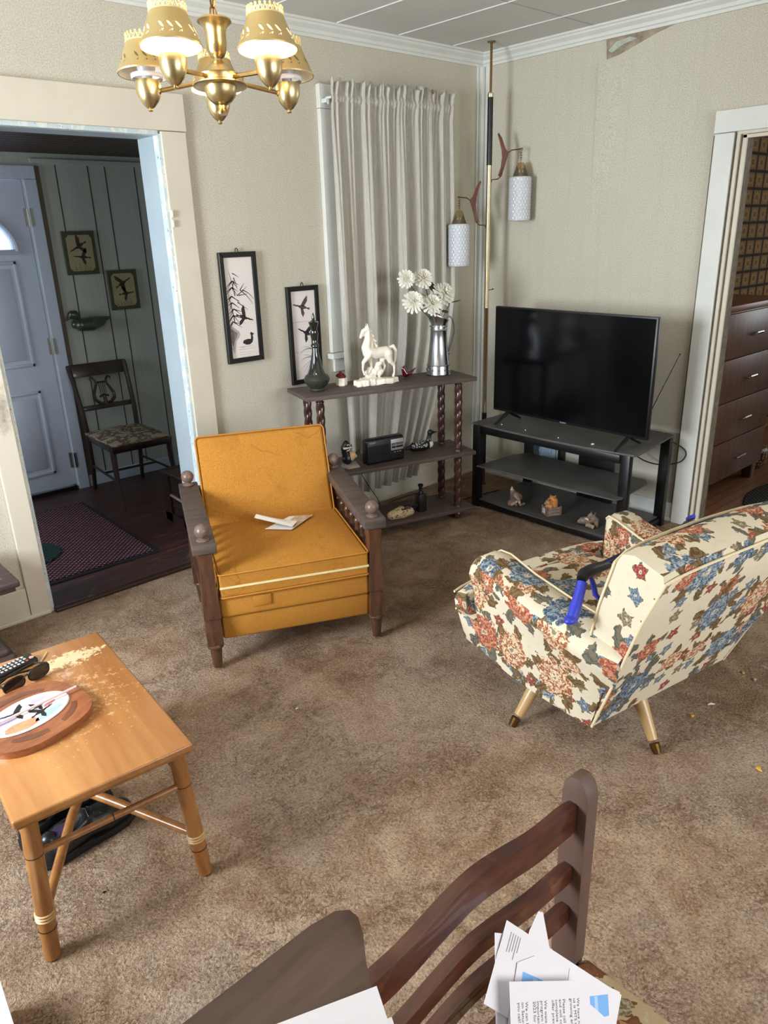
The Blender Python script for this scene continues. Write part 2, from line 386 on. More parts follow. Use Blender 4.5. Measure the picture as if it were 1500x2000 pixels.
def floral(name, base, pal, leaf, scale=7.0, rustbig=True, fine=True):
    t = NT(name)
    uv = t.co('UV')
    wob = t.noise(uv, 55, 3, .6); wob2 = t.noise(uv, 160, 2, .5)
    weave = t.noise(t.co('UV', scale=(500, 500, 500)), 1, 2)
    wn = t.n('ShaderNodeTexNoise'); wn.inputs['Scale'].default_value = 34; wn.inputs['Detail'].default_value = 3; t.put(wn.inputs['Vector'], uv)
    warp = t.vec('MULTIPLY', t.vec('SUBTRACT', wn.outputs['Color'], (.5, .5, .5)), (.34, .34, 0))
    col = t.mix(weave, lin(tuple(x * .95 for x in base)), lin(base))
    def layer(col, sc, off, R, npet, palette, presence, leaves=True, Rl=1.75):
        p = t.vec('ADD', t.co('UV', scale=(sc, sc, sc), loc=off), warp)
        v = t.n('ShaderNodeTexVoronoi', voronoi_dimensions='2D'); v.inputs['Scale'].default_value = 1.0; v.inputs['Randomness'].default_value = .55
        t.put(v.inputs['Vector'], p)
        d = t.vec('SUBTRACT', p, v.outputs['Position']); sp = t.n('ShaderNodeSeparateXYZ'); t.put(sp.inputs[0], d)
        dd = t.n('ShaderNodeCombineXYZ'); t.put(dd.inputs[0], sp.outputs[0]); t.put(dd.inputs[1], sp.outputs[1])
        r = t.vec('LENGTH', dd.outputs[0]); r = t.math('ADD', r, t.math('MULTIPLY', t.math('SUBTRACT', wob, .5), .16 if R > .2 else .12))
        th = t.math('ARCTAN2', sp.outputs[1], sp.outputs[0])
        cs = t.n('ShaderNodeSeparateColor'); t.put(cs.inputs[0], v.outputs['Color'])
        on = t.math('LESS_THAN', cs.outputs[1], presence)
        ph = t.math('MULTIPLY', cs.outputs[2], 6.28)
        if leaves:
            spikes = t.math('POWER', t.math('ABSOLUTE', t.math('COSINE', t.math('ADD', t.math('MULTIPLY', th, 2.5), ph))), 2.6)
            fr = t.math('MULTIPLY', t.math('SINE', t.math('MULTIPLY', th, 21)), .05)
            edge = t.math('MULTIPLY', t.math('ADD', t.math('ADD', .2, t.math('MULTIPLY', spikes, .8)), fr), R * Rl)
            vein = t.ramp(t.math('ABSOLUTE', t.math('SINE', t.math('MULTIPLY', th, 16))), [(.2, 0.0), (.9, 1.0)])
            lc = t.mix(t.math('LESS_THAN', cs.outputs[0], .5), lin(leaf[0]), lin(leaf[1]))
            lc = t.mix(t.math('MULTIPLY', vein, .45), lc, lin(leaf[2]))
            col = t.mix(t.math('MULTIPLY', t.math('LESS_THAN', r, edge), on), col, lc)
        n = npet
        pe = t.math('POWER', t.math('ABSOLUTE', t.math('COSINE', t.math('ADD', t.math('MULTIPLY', th, n / 2.0), ph))), .45)
        edge = t.math('MULTIPLY', t.math('ADD', .66, t.math('MULTIPLY', pe, .34)), R)
        m = t.math('MULTIPLY', t.math('LESS_THAN', r, edge), on)
        rr = t.math('DIVIDE', r, R)
        st = len(palette)
        dark = t.ramp(cs.outputs[0], [(i / st, lin(q[0])) for i, q in enumerate(palette)], 'CONSTANT')
        lite = t.ramp(cs.outputs[0], [(i / st, lin(q[1])) for i, q in enumerate(palette)], 'CONSTANT')
        tex = t.math('MULTIPLY', t.math('ADD', t.math('SINE', t.math('ADD', t.math('MULTIPLY', rr, 16), t.math('MULTIPLY', pe, 5))), 1), .5)
        tex = t.math('MULTIPLY', t.math('ADD', tex, t.ramp(wob2, [(.4, 0.0), (.65, 1.0)])), .5)
        fc = t.mix(t.ramp(tex, [(.25, 0.0), (.75, 1.0)]), dark, lite)
        fc = t.mix(t.ramp(rr, [(.12, 1.0), (.24, 0.0)]), fc, lin((238, 224, 190)))
        fc = t.mix(t.math('MULTIPLY', t.math('LESS_THAN', rr, .12), .8), fc, lin((90, 84, 76)))
        return t.mix(m, col, fc)
    if fine:
        f = t.noise(t.co('UV', loc=(4, 4, 0)), 30, 4, .7)
        col = t.mix(t.math('MULTIPLY', t.ramp(f, [(.56, 0.0), (.62, 1.0)]), .35), col, lin((205, 190, 160)))
    blue = ((52, 70, 92), (120, 140, 156))
    col = layer(col, scale * 2.6, (.3, 1.7, 0), .30, 5, [((120, 56, 48), (172, 104, 86)), ((84, 98, 112), (140, 152, 158)), ((112, 98, 76), (166, 152, 124))], .38, True, 1.3)
    col = layer(col, scale * 1.45, (5.1, 2.2, 0), .32, 7, pal, .42)
    col = layer(col, scale, (1.2, .6, 0), .36, 9, pal, .62)
    t.bump(weave, .2, .001)
    return t.set(col, .92, spec=.12)
FLORAL = floral('floral_upholstery', (222, 210, 184),
                [((62, 76, 96), (142, 154, 162)), ((140, 72, 52), (204, 146, 116)), ((70, 88, 106), (166, 174, 176)), ((148, 80, 56), (228, 206, 168))],
                [(92, 70, 46), (78, 86, 84), (150, 128, 92)], 5.4)
WELT = plain('cream_welt', (226, 208, 172), .8)
LEAFAB = floral('gold_leaf_seat_fabric', (180, 158, 122), [((126, 88, 44), (190, 152, 90)), ((132, 84, 52), (172, 124, 84)), ((150, 112, 56), (206, 172, 104))], [(120, 78, 50), (150, 116, 70), (92, 56, 36)], 5.0)
DAMASK = floral('faded_damask_seat', (150, 134, 110), [((70, 60, 52), (130, 118, 100)), ((84, 66, 58), (120, 100, 86))], [(66, 56, 46), (90, 78, 66), (130, 118, 100)], 9)
LEGTAN = plain('blond_lacquered_leg', (196, 160, 108), .35, var=.05, coat=.3)
BRASS = plain('antique_brass', (198, 168, 112), .26, 1, var=.12, vscale=40)
BRASSP = plain('polished_brass_pole', (222, 208, 176), .22, 1, var=.1)
BRASSD = plain('tarnished_brass', (120, 90, 50), .4, 1, var=.2)
def m_brushed():
    t = NT('brushed_brass'); n = t.noise(t.co(scale=(60, 60, 900)), 1, 3); t.bump(n, .08, .001)
    return t.set(t.mix(n, lin((184, 164, 118)), lin((208, 190, 146))), .32, 1)
BRUSHED = m_brushed()
SHADEM = plain('gold_painted_tin', (186, 164, 112), .42, .55, var=.06)
SHADEIN = plain('white_shade_lining', (240, 232, 214), .6)
CREAMLACE = plain('cream_filigree', (226, 206, 140), .5)
def emis(name, rgb, st):
    t = NT(name); return t.set((0, 0, 0, 1), .5, Emission_Color=lin(rgb), Emission_Strength=st)
BULB = emis('lit_bulb', (255, 214, 150), 60); BULBOFF = plain('unlit_bulb', (205, 205, 212), .2, var=.02)
MILK = plain('embossed_milk_glass', (196, 198, 202), .25, var=.02, Subsurface_Weight=.15)
SMOKEC = NT('amber_clear_glass_cone').set(None, .1, Base_Color=lin((224, 206, 170)), Transmission_Weight=.9, IOR=1.3)
ROSEWD = wood('reddish_walnut_fin', (70, 34, 26), (110, 58, 42), .3, (30, 30, 6), coat=.3)
def m_curtain():
    t = NT('sheer_slub_curtain'); co = t.co(scale=(260, 260, 9)); n = t.noise(co, 1, 3, .7); n2 = t.noise(t.co(scale=(14, 14, .8)), 1, 3)
    c = t.mix(n, lin((190, 184, 170)), lin((226, 222, 212))); c = t.mix(t.ramp(n2, [(.5, 0.0), (.8, .3)]), c, lin((176, 160, 132)))
    t.set(c, .9, spec=.1, Transmission_Weight=0.0)
    tr = t.n('ShaderNodeBsdfTransparent'); tl = t.n('ShaderNodeBsdfTranslucent'); t.put(tl.inputs[0], c)
    m1 = t.n('ShaderNodeMixShader'); m1.inputs[0].default_value = .2; t.t.links.new(t.b.outputs[0], m1.inputs[1]); t.t.links.new(tl.outputs[0], m1.inputs[2])
    m2 = t.n('ShaderNodeMixShader'); t.put(m2.inputs[0], t.ramp(n, [(.3, .22), (.6, .08)]))
    t.t.links.new(m1.outputs[0], m2.inputs[1]); t.t.links.new(tr.outputs[0], m2.inputs[2]); t.t.links.new(m2.outputs[0], t.out.inputs[0])
    return t.m
CURT = m_curtain()
def m_tabletop():
    t = NT('honey_maple_top'); n = t.noise(t.co(scale=(14, 1.6, 10)), 1, 5, .6, .5)
    sp = t.n('ShaderNodeSeparateXYZ'); t.put(sp.inputs[0], t.co())
    pl = t.n('ShaderNodeTexWhiteNoise', noise_dimensions='1D'); t.put(pl.inputs['W'], t.math('FLOOR', t.math('MULTIPLY', sp.outputs[0], 14)))
    c = t.mix(t.ramp(n, [(.3, 0.0), (.7, 1.0)]), lin((162, 104, 54)), lin((196, 140, 82)))
    c = t.mix(t.math('MULTIPLY', pl.outputs[0], .45), c, lin((152, 92, 44)))
    # flaked patch of bare wood near the far end, scuffs around it
    q = t.vec('LENGTH', t.vec('MULTIPLY', t.vec('SUBTRACT', t.co(), (.085, .245, 0)), (6.4, 15, 0)))
    w = t.noise(t.co(scale=(1, 1, 0)), 38, 5, .75)
    flk = t.math('GREATER_THAN', t.math('SUBTRACT', w, t.math('MULTIPLY', q, .34)), .33)
    c = t.mix(flk, c, lin((232, 208, 160)))
    q2 = t.vec('LENGTH', t.vec('MULTIPLY', t.vec('SUBTRACT', t.co(), (.02, .04, 0)), (5, 4, 0)))
    w2 = t.noise(t.co(loc=(3, 3, 0)), 60, 5, .8)
    c = t.mix(t.math('MULTIPLY', t.math('GREATER_THAN', t.math('SUBTRACT', w2, t.math('MULTIPLY', q2, .16)), .47), .55), c, lin((226, 186, 140)))
    pk = t.vec('LENGTH', t.vec('MULTIPLY', t.vec('SUBTRACT', t.co(), (.03, .09, 0)), (24, 18, 0)))
    c = t.mix(t.ramp(t.math('ADD', pk, t.math('MULTIPLY', w, .8)), [(.7, .6), (1.0 - .0, 0.0)]), c, lin((202, 130, 96)))
    return t.set(c, .3, coat=.35)
MAPLE = m_tabletop()
BAMBOO = wood('amber_bamboo_style_wood', (140, 88, 44), (174, 120, 66), .3, (30, 30, 5), coat=.35)
BAMDARK = plain('burnt_ring', (60, 30, 14), .5); RATTAN = plain('pale_rattan_wrap', (206, 168, 112), .4)
TRAYW = wood('reddish_teak_tray', (120, 64, 34), (160, 96, 56), .35, (10, 30, 30), coat=.3)
TRAYD = wood('teak_recess', (84, 42, 24), (120, 66, 38), .3, (10, 30, 30), coat=.4)
CERAM = plain('white_glazed_tile', (240, 238, 240), .15, var=.01, coat=.5)
LILAC = plain('lilac_sky_glaze', (190, 180, 214), .15, var=.12, vscale=40); PINKG = plain('pink_glaze', (216, 140, 140), .2, var=.2, vscale=60)
REEDG = plain('orange_reed_glaze', (206, 142, 104), .2, var=.2, vscale=60); TEALG = plain('teal_water_glaze', (160, 196, 206), .15, var=.15, vscale=50)
INK = plain('black_ink', (34, 30, 30), .6, var=.2); INKG = plain('grey_ink_wash', (120, 112, 108), .7, var=.3, vscale=60); INKM = plain('mid_ink', (78, 70, 68), .7, var=.2, vscale=60)
INKL = plain('pale_ink_wash', (176, 168, 164), .7, var=.1, vscale=60)
ARTP = plain('art_board', (226, 216, 210), .5, var=.02); ARTD = plain('aged_art_print', (158, 146, 108), .5, var=.1, vscale=12); ARTF = plain('olive_print_border', (66, 64, 42), .55, var=.15)
BLKPL = plain('black_plastic', (16, 16, 17), .38, var=.1); BTN = plain('pale_button', (190, 190, 190), .5)
LENS = NT('dark_lens').set((.01, .01, .012, 1), .05, coat=1.0)
SCREEN = NT('tv_screen_glass').set((.002, .002, .003, 1), .14, spec=.4)
SHELFG = plain('dusty_black_glass_shelf', (80, 78, 75), .5, var=.25, vscale=6)
SILVER = plain('galvanised_steel', (176, 180, 184), .25, 1, var=.12, vscale=14)
PORC = plain('ivory_porcelain', (240, 230, 212), .22, var=.02, coat=.4)
REDGL = plain('ruby_glass', (90, 8, 12), .08, var=.2, coat=1, Transmission_Weight=.3)
GREENGL = plain('dark_olive_bottle_glass', (26, 28, 24), .07, var=.2, coat=1); GREENTX = plain('stippled_olive_glass', (48, 50, 42), .35, var=.3, vscale=90, bump=.6, bscale=300)
PETAL = plain('cream_silk_petal', (246, 243, 230), .7, var=.05); FCTR = plain('ochre_flower_centre', (170, 130, 60), .8, var=.2, vscale=90); LEAFG = plain('dark_green_leaf', (42, 58, 40), .6)
DUCKG = plain('olive_decoy_paint', (54, 62, 50), .28, var=.15, coat=.3); DUCKB = plain('black_decoy_paint', (22, 24, 26), .35, var=.15)
DUCKW = plain('white_decoy_paint', (222, 212, 196), .4); DUCKT = plain('tan_decoy_paint', (206, 176, 138), .5, var=.1)
def m_speck(name, a, b, s=70, th=.5):
    t = NT(name); v = t.n('ShaderNodeTexVoronoi'); v.inputs['Scale'].default_value = s; t.put(v.inputs['Vector'], t.co())
    return t.set(t.mix(t.math('LESS_THAN', v.outputs['Distance'], th), lin(a), lin(b)), .5)
SPECK = m_speck('white_checks_on_black', (24, 24, 26), (200, 200, 196), 120, .42)
def m_carved():
    t = NT('pale_carved_wood_with_flecks'); n = t.noise(t.co(scale=(50, 160, 160)), 1, 3, .6)
    return t.set(t.mix(t.ramp(n, [(.40, 1.0), (.45, 0.0)]), lin((208, 184, 144)), lin((70, 52, 38))), .55)
CARVED = m_carved()
FIGA = plain('taupe_resin', (152, 126, 104), .5, var=.25, vscale=60); FIGB = plain('amber_resin', (190, 128, 62), .45, var=.25, vscale=60); FIGC = plain('grey_brown_resin', (130, 112, 98), .5, var=.35, vscale=70)
CRATE = plain('weathered_crate_wood', (132, 112, 98), .7, var=.25, vscale=60); PINKL = plain('pink_ear', (206, 160, 140), .5)
PAPER = plain('white_paper', (232, 226, 230), .6, var=.01); PAPER2 = plain('cream_newsprint', (228, 222, 214), .7, var=.03); PRINT = plain('grey_print', (150, 146, 150), .7); PRINTD = plain('dark_print', (70, 66, 72), .7)
PRT = plain('brown_print_photo', (190, 160, 130), .6, var=.3, vscale=40)
BLUEL = plain('blue_label', (112, 172, 232), .5, var=.03); BLUEL2 = plain('pale_blue_band', (170, 204, 244), .5)
BLUEPL = plain('royal_blue_plastic', (44, 56, 176), .4, var=.05); NAVY = plain('navy_anodised_tube', (24, 40, 84), .3, .6)
SHOE = plain('black_scuffed_leather', (26, 27, 30), .32, var=.3, vscale=20, bump=.3, bscale=60); SOLE = plain('black_sole', (20, 22, 24), .7); LINING = plain('dark_purple_lining', (44, 30, 60), .9)
PLATE = plain('blue_grey_outlet_plate', (150, 168, 184), .4); CABLE = plain('black_cable', (14, 14, 14), .6); STRAW = plain('pink_white_straw', (232, 200, 194), .5, var=.03)
DRESS = wood('walnut_dresser_veneer', (84, 58, 42), (112, 80, 60), .4, (30, 30, 4)); DRESST = wood('walnut_dresser_top', (104, 62, 36), (140, 88, 54), .4, (4, 30, 30))
YEL = plain('yellow_crumb', (220, 170, 60), .6); CRUMB = plain('white_crumb', (220, 214, 200), .7)

# ------------------------------------------------------------------ room shell
X0, Y0, ZC = -5.0, -5.6, 2.515       # main room: x X0..0, y Y0..0
def wallbox(name, boxes, mat):
    b = B()
    for q in boxes: b.box(*q)
    return struct(b.build(name, mat, smooth=0))
struct(B().box(X0, 0.0, Y0, 0, -.06, 0).build('floor', CARPET, smooth=0))
c = B().box(X0, 0.1, Y0, .1, ZC, ZC + .06)
c.mat(1)
for i in range(13):
    x = -.326 - .4095 * i
    if x > X0: c.box(x - .004, x + .004, Y0, -.07, ZC - .0035, ZC + .001)
c.mat(2)
for i in range(5):
    y = -.78 - 1.2 * i; c.box(X0, 0, y - .002, y + .002, ZC - .001, ZC + .001)
struct(c.build('ceiling', [CEIL, CEILLINE, plain('ceiling_seam', (150, 148, 142), .8)], smooth=0))
# wall with the wide doorway (opening x -3.0 .. -2.118, z 0 .. 1.995)
wallbox('wall_left', [(X0 - .15, -2.916, 0, .18, 0, ZC), (-2.118, 0.0, 0, .18, 0, ZC), (-2.916, -2.118, 0, .18, 2.0, ZC)], WALL)
# wall behind the television (doorway y -2.42 .. -1.60), with torn paper near the ceiling
wallbox('wall_right', [(0, .06, -1.60, .18, 0, ZC), (0, .06, Y0, -2.42, 0, ZC), (0, .06, -2.42, -1.60, 1.94, ZC)], WALL)
tear = [(-.825, 2.452), (-.832, 2.36), (-.80, 2.345), (-.835, 2.352), (-.93, 2.375), (-1.03, 2.405), (-1.12, 2.43), (-1.22, 2.452)]
MW2 = Matrix(((0, 0, 1, 0), (1, 0, 0, 0), (0, 1, 0, 0), (0, 0, 0, 1)))   # (a,b,c) -> x=c, y=a, z=b
b = B(); b.prism([(-.822, 2.455), (-.832, 2.362), (-.90, 2.372), (-1.0, 2.402), (-1.1, 2.432), (-1.21, 2.455)], -.003, .001, MW2)
o = b.build('trim_1', WALLOLD, smooth=0); struct(o)
b = B(); b.prism([(-.84, 2.40), (-.86, 2.385), (-.93, 2.415), (-1.0, 2.425), (-.96, 2.44), (-.88, 2.43)], -.006, -.002, MW2)
struct(b.build('trim_2', plain('torn_grey_green_paper', (176, 180, 164), .9, var=.15, vscale=30), smooth=0))
# curled edge of the loose sheet of wallpaper below the tear
b = B(); n = 16
for i in range(n):
    z0 = 2.352 - i * .05; z1 = z0 - .05; w0 = .010 * (1 - i / n); w1 = .010 * (1 - (i + 1) / n)
    b.hexa([(-w1, -.792, z1), (-.0005, -.87 - .1 * (1 - i / n), z1), (.001, -.87, z1), (.001, -.792, z1), (-w0, -.792, z0), (-.0005, -.87 - .1 * (1 - i / n), z0), (.001, -.87, z0), (.001, -.792, z0)])
struct(b.build('trim_3', WALL, smooth=0))
# outer walls with window openings
wallbox('wall_west', [(X0 - .12, X0, Y0, -1.72, 0, ZC), (X0 - .12, X0, -.70, 0, 0, ZC), (X0 - .12, X0, -1.72, -.70, 0, .85), (X0 - .12, X0, -1.72, -.70, 2.12, ZC)], WALL)
wallbox('wall_south', [(X0 - .12, -3.35, Y0 - .12, Y0, 0, ZC), (-.65, .12, Y0 - .12, Y0, 0, ZC), (-3.35, -.65, Y0 - .12, Y0, 0, .78), (-3.35, -.65, Y0 - .12, Y0, 2.1, ZC)], WALL)
def win(name, x0, x1, y0, y1, z0, z1, axis):
    fr = B(); w = .05
    if axis == 'x':
        for (a, bb, cc, d) in ((y0, y0 + w, z0, z1), (y1 - w, y1, z0, z1), (y0, y1, z0, z0 + w), (y0, y1, z1 - w, z1), (y0, y1, (z0 + z1) / 2 - .02, (z0 + z1) / 2 + .02)): fr.box(x0, x1, a, bb, cc, d)
    else:
        for (a, bb, cc, d) in ((x0, x0 + w, z0, z1), (x1 - w, x1, z0, z1), (x0, x1, z0, z0 + w), (x0, x1, z1 - w, z1), (x0, x1, (z0 + z1) / 2 - .02, (z0 + z1) / 2 + .02), ((x0 + x1) / 2 - .03, (x0 + x1) / 2 + .03, z0, z1)): fr.box(a, bb, y0, y1, cc, d)
    f = struct(fr.build(name, TRIMW, smooth=0))
    return f
win('window_2', X0 - .09, X0 + .01, -1.72, -.70, .85, 2.12, 'x')
win('window_3', -3.35, -.65, Y0 - .09, Y0 + .01, .78, 2.1, 'y')

# crown moulding
def crown(name, M, length):
    prof = [(0, 2.450), (-.012, 2.450), (-.014, 2.462), (-.022, 2.466), (-.026, 2.480), (-.046, 2.494), (-.050, 2.503), (-.058, 2.506), (-.060, ZC), (0, ZC)]
    b = B(); b.prism(prof, 0, length, M); return struct(b.build(name, TRIMW, smooth=0))
crown('trim_4', Matrix(((0, 0, -1, 0), (1, 0, 0, 0), (0, 1, 0, 0), (0, 0, 0, 1))), 5.0)       # along wall y=0
crown('trim_5', Matrix(((1, 0, 0, 0), (0, 0, -1, 0), (0, 1, 0, 0), (0, 0, 0, 1))), 5.6)       # along wall x=0
# corner boards
b = B(); b.box(-.034, 0, -.030, 0, 0, 2.452, .003); b.box(-.052, -.036, -.010, 0, 0, 2.452, .002); b.box(-.010, 0, -.066, -.034, 0, 2.452, .002)
struct(b.build('trim_6', TRIMW, smooth=0))
# baseboards
b = B(); b.box(-1.985, -.034, -.016, 0, 0, .135, .003); b.box(-1.985, -.034, -.022, 0, 0, .02, .004); struct(b.build('baseboard_left', TRIM, smooth=0))
b = B(); b.box(X0, -3.016, -.018, 0, 0, .150, .003); b.box(X0, -2.93, -.030, 0, 0, .020, .006); struct(b.build('baseboard_entry', TRIM, smooth=0))
b = B(); b.box(-.016, 0, -1.455, -.03, 0, .105, .003); b.box(-.022, 0, -1.455, -.03, 0, .02, .004); struct(b.build('baseboard_right', TRIMW, smooth=0))
b = B(); b.box(-.007, 0, -1.450, -1.443, .105, 1.95); struct(b.build('trim_14', TRIMD, smooth=0))  # dark strip painted in for the shadow groove along the casing edge
b = B(); b.box(-.016, 0, Y0, -2.6, 0, .105, .003); struct(b.build('baseboard_rear', TRIMW, smooth=0))
# casing of the wide doorway
b = B(); b.box(-2.108, -1.990, -.022, 0, 0, 2.0, .003); b.box(-3.020, -1.985, -.024, 0, 2.002, 2.148, .003)
struct(b.build('trim_7', TRIM, smooth=0))
b = B(); b.box(-3.014, -2.928, -.022, 0, 0, 2.0, .003); struct(b.build('trim_21', SMUDGE, smooth=0))
b = B(); b.box(-2.122, -2.106, -.012, .031, 0, 1.99, .002); b.box(-2.928, -2.912, -.012, .031, 0, 1.99, .002); b.box(-2.916, -2.118, -.012, .03, 1.984, 2.003, .002)
struct(b.build('trim_8', CHIP, smooth=0))
b = B(); b.box(-2.1205, -2.112, .0305, .182, 0, 1.985); b.box(-2.922, -2.9135, .0305, .182, 0, 1.985); b.box(-2.916, -2.118, .031, .179, 1.986, 2.002)
struct(b.build('trim_9', BLUEJAMB, smooth=0))
b = B()
for z in (1.615, 1.655): b.lathe([(.006, 0), (.008, .004), (.008, .026), (.006, .030)], (-2.104, -.028, z), 10)
struct(b.build('trim_10', TRIM))
b = B(); b.box(-2.916, -2.118, -.02, .14, 0, .022, .006); b.box(-2.916, -2.118, -.045, -.015, 0, .014, .004)
struct(b.build('trim_11', DARKTHR, smooth=0))
# casing of the doorway to the next room
b = B(); b.box(-.024, 0, -1.548, -1.455, 0, 1.955, .003); b.box(-.024, 0, -2.565, -2.472, 0, 1.955, .003); b.box(-.026, 0, -2.57, -1.45, 1.957, 2.052, .003)
struct(b.build('trim_12', TRIMW, smooth=0))
b = B()
for y0, y1, x0, x1 in ((-1.575, -1.560, -.020, .058), (-1.604, -1.585, -.012, .002)):
    b.box(x0, x1, y0, y1, 0, 1.945, .002); b.box(x0, x1, -4.02 - y1, -4.02 - y0, 0, 1.945, .002)
b.box(-.020, .058, -2.46, -1.56, 1.943, 1.957, .002); b.box(-.012, .002, -2.435, -1.585, 1.926, 1.942, .002)
b.mat(1); b.box(-.004, .058, -1.587, -1.573, 0, 1.94); b.box(-.004, .058, -1.562, -1.546, 0, 1.95); b.box(.0015, .063, -1.603, -1.586, 0, 1.93); b.box(.0015, .063, -2.434, -2.417, 0, 1.93); b.box(.0015, .063, -2.434, -1.586, 1.928, 1.941)
struct(b.build('trim_13', [TRIM, TRIMD], smooth=0))
# blue catch on the jamb foot
# near door casing at the left of the camera
# window behind the curtain
b = B(); b.box(-1.243, -1.165, -.028, 0, .957, 2.149, .003); b.box(-.44, -.372, -.026, 0, .957, 2.149, .003); b.box(-1.245, -.37, -.030, 0, 2.15, 2.257, .003)
b.box(-1.262, -.35, -.055, 0, .925, .955, .004); b.box(-1.165, -.44, -.02, 0, 1.52, 1.56); b.box(-1.225, -.39, -.018, 0, .85, .925, .003)
w1 = struct(b.build('window_1', TRIMW, smooth=0))
b = B(); b.box(-1.165, -.44, -.012, -.008, .96, 2.15); o = b.build('window_pane', NT('dim_window_pane').set(lin((128, 124, 110)), .15), w1, smooth=0)
b = B(); b.box(-1.232, -1.205, -.062, -.02, 2.17, 2.19, .003); b.box(-1.22, -1.208, -.065, -.055, 2.163, 2.197, .002); o = b.build('curtain_rod_bracket', TRIMW, w1)

# entry hall beyond the wide doorway
HX0, HX1, HY1, HZ = -4.5, -1.40, 1.65, 2.06
struct(B().box(HX0, HX1 + .1, .02, HY1 + .1, -.05, .012).build('floor_entry', HALLFLOOR, smooth=0))
b = B(); b.box(HX0 - .1, HX1 + .1, .18, HY1 + .1, HZ, HZ + .05)
b.mat(1)
for i in range(16): b.box(HX0, HX1, .25 + i * .09, .256 + i * .09, HZ - .001, HZ + .002)
struct(b.build('ceiling_entry', [HALLCEIL, BLACKM], smooth=0))
b = B(); b.box(-2.16, HX1 + .1, HY1, HY1 + .1, 0, HZ); b.box(HX0, -3.06, HY1, HY1 + .1, 0, HZ); b.box(-3.06, -2.16, HY1, HY1 + .1, 1.925, HZ)
b.mat(1)
for x in (-1.955, -1.758, -1.651, -1.455): b.box(x - .003, x + .003, HY1 - .0015, HY1 + .001, .09, 2.0)
struct(b.build('wall_entry', [PANEL, PGROOVE], smooth=0))
b = B(); b.box(HX1, HX1 + .1, .18, HY1, 0, HZ)
b.mat(1)
for y in (1.45, 1.25, 1.1, .85, .6, .4): b.box(HX1 - .0015, HX1 + .001, y - .003, y + .003, .09, 2.0)
struct(b.build('wall_entry_side', [PANEL, PGROOVE], smooth=0))
wallbox('wall_entry_west', [(HX0 - .1, HX0, .18, .5, 0, HZ), (HX0 - .1, HX0, 1.4, HY1 + .1, 0, HZ), (HX0 - .1, HX0, .5, 1.4, 0, .8), (HX0 - .1, HX0, .5, 1.4, 1.95, HZ)], PANEL)
b = B(); b.box(-2.08, HX1, HY1 - .014, HY1, 0, .088, .003); b.box(HX1 - .014, HX1, .2, HY1, 0, .088, .003); struct(b.build('baseboard_entry_hall', DOORW, smooth=0))
b = B(); b.box(-2.1, HX1, HY1 - .015, HY1, 2.005, 2.03, .002); struct(b.build('trim_15', PANEL, smooth=0))
# front door and its casing
b = B(); b.box(-2.155, -2.085, HY1 - .022, HY1 + .06, 0, 1.917, .003); b.box(-3.13, -3.06, HY1 - .022, HY1 + .06, 0, 1.917, .003); b.box(-3.13, -2.085, HY1 - .022, HY1 + .06, 1.918, 1.99, .003)
struct(b.build('trim_16', DOORW, smooth=0))
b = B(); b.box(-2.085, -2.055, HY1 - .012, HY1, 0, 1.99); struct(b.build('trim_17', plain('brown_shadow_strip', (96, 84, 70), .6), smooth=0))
DXc = -2.608; MF = Matrix(((1, 0, 0, 0), (0, 0, 1, HY1 + .012), (0, 1, 0, 0), (0, 0, 0, 1)))
b = B(); dx0, dx1 = -3.055, -2.163
low = [(dx0, .045), (dx1, .045), (dx1, 1.53), (dx0, 1.53)]; b.prism(low, 0, .045, MF)
arc = [(DXc + .335 * math.cos(a), 1.53 + .235 * math.sin(a)) for a in [PI * k / 20 for k in range(21)]]
up = [(dx1, 1.53), (dx1, 1.915), (dx0, 1.915), (dx0, 1.53)] + arc[::-1]; b.prism(up, 0, .045, MF)
door = struct(b.build('door_1', DOORM, smooth=0))
def raised(x0, x1, z0, z1):
    q = B(); w = .022
    for a in ((x0, x1, z0, z0 + w), (x0, x1, z1 - w, z1), (x0, x0 + w, z0, z1), (x1 - w, x1, z0, z1)): q.box(a[0], a[1], HY1 + .004, HY1 + .014, a[2], a[3], .006)
    q.box(x0 + .045, x1 - .045, HY1 + .006, HY1 + .014, z0 + .045, z1 - .045, .006); return q.build('door_panel', DOORM, door, smooth=30)
raised(-2.585, -2.275, .845, 1.47); raised(-2.585, -2.275, .145, .695); raised(-2.95, -2.64, .845, 1.47); raised(-2.95, -2.64, .145, .695)
b = B(); b.tube([(DXc + .352 * math.cos(a), HY1 + .004, 1.525 + .252 * math.sin(a)) for a in [PI * k / 24 for k in range(25)]], .016, 8)
b.box(DXc - .36, DXc + .36, HY1 - .006, HY1 + .014, 1.505, 1.535, .006); b.build('fanlight_frame', DOORM, door)
b = B(); b.prism(arc, .02, .028, MF); b.build('fanlight_glass', FROST, door, smooth=0)
for z in (1.709, .957, .212):
    b = B(); b.box(-2.178, -2.163, HY1 + .001, HY1 + .011, z - .05, z + .05); b.lathe([(.006, -.052), (.006, .052)], (-2.158, HY1 + .0, z), 10); b.box(-2.156, -2.138, HY1 - .024, HY1 - .02, z - .05, z + .05)
    b.build('door_hinge', NICKEL, door)
b = B(); b.box(-3.05, -2.165, HY1 - .02, HY1 + .05, .012, .040); struct(b.build('trim_18', BLACKM, smooth=0))
o = B(); o.box(HX1 - .012, HX1, 1.18, 1.20, 1.20, 1.38, .002); struct(o.build('trim_19', TRIMW, smooth=0))

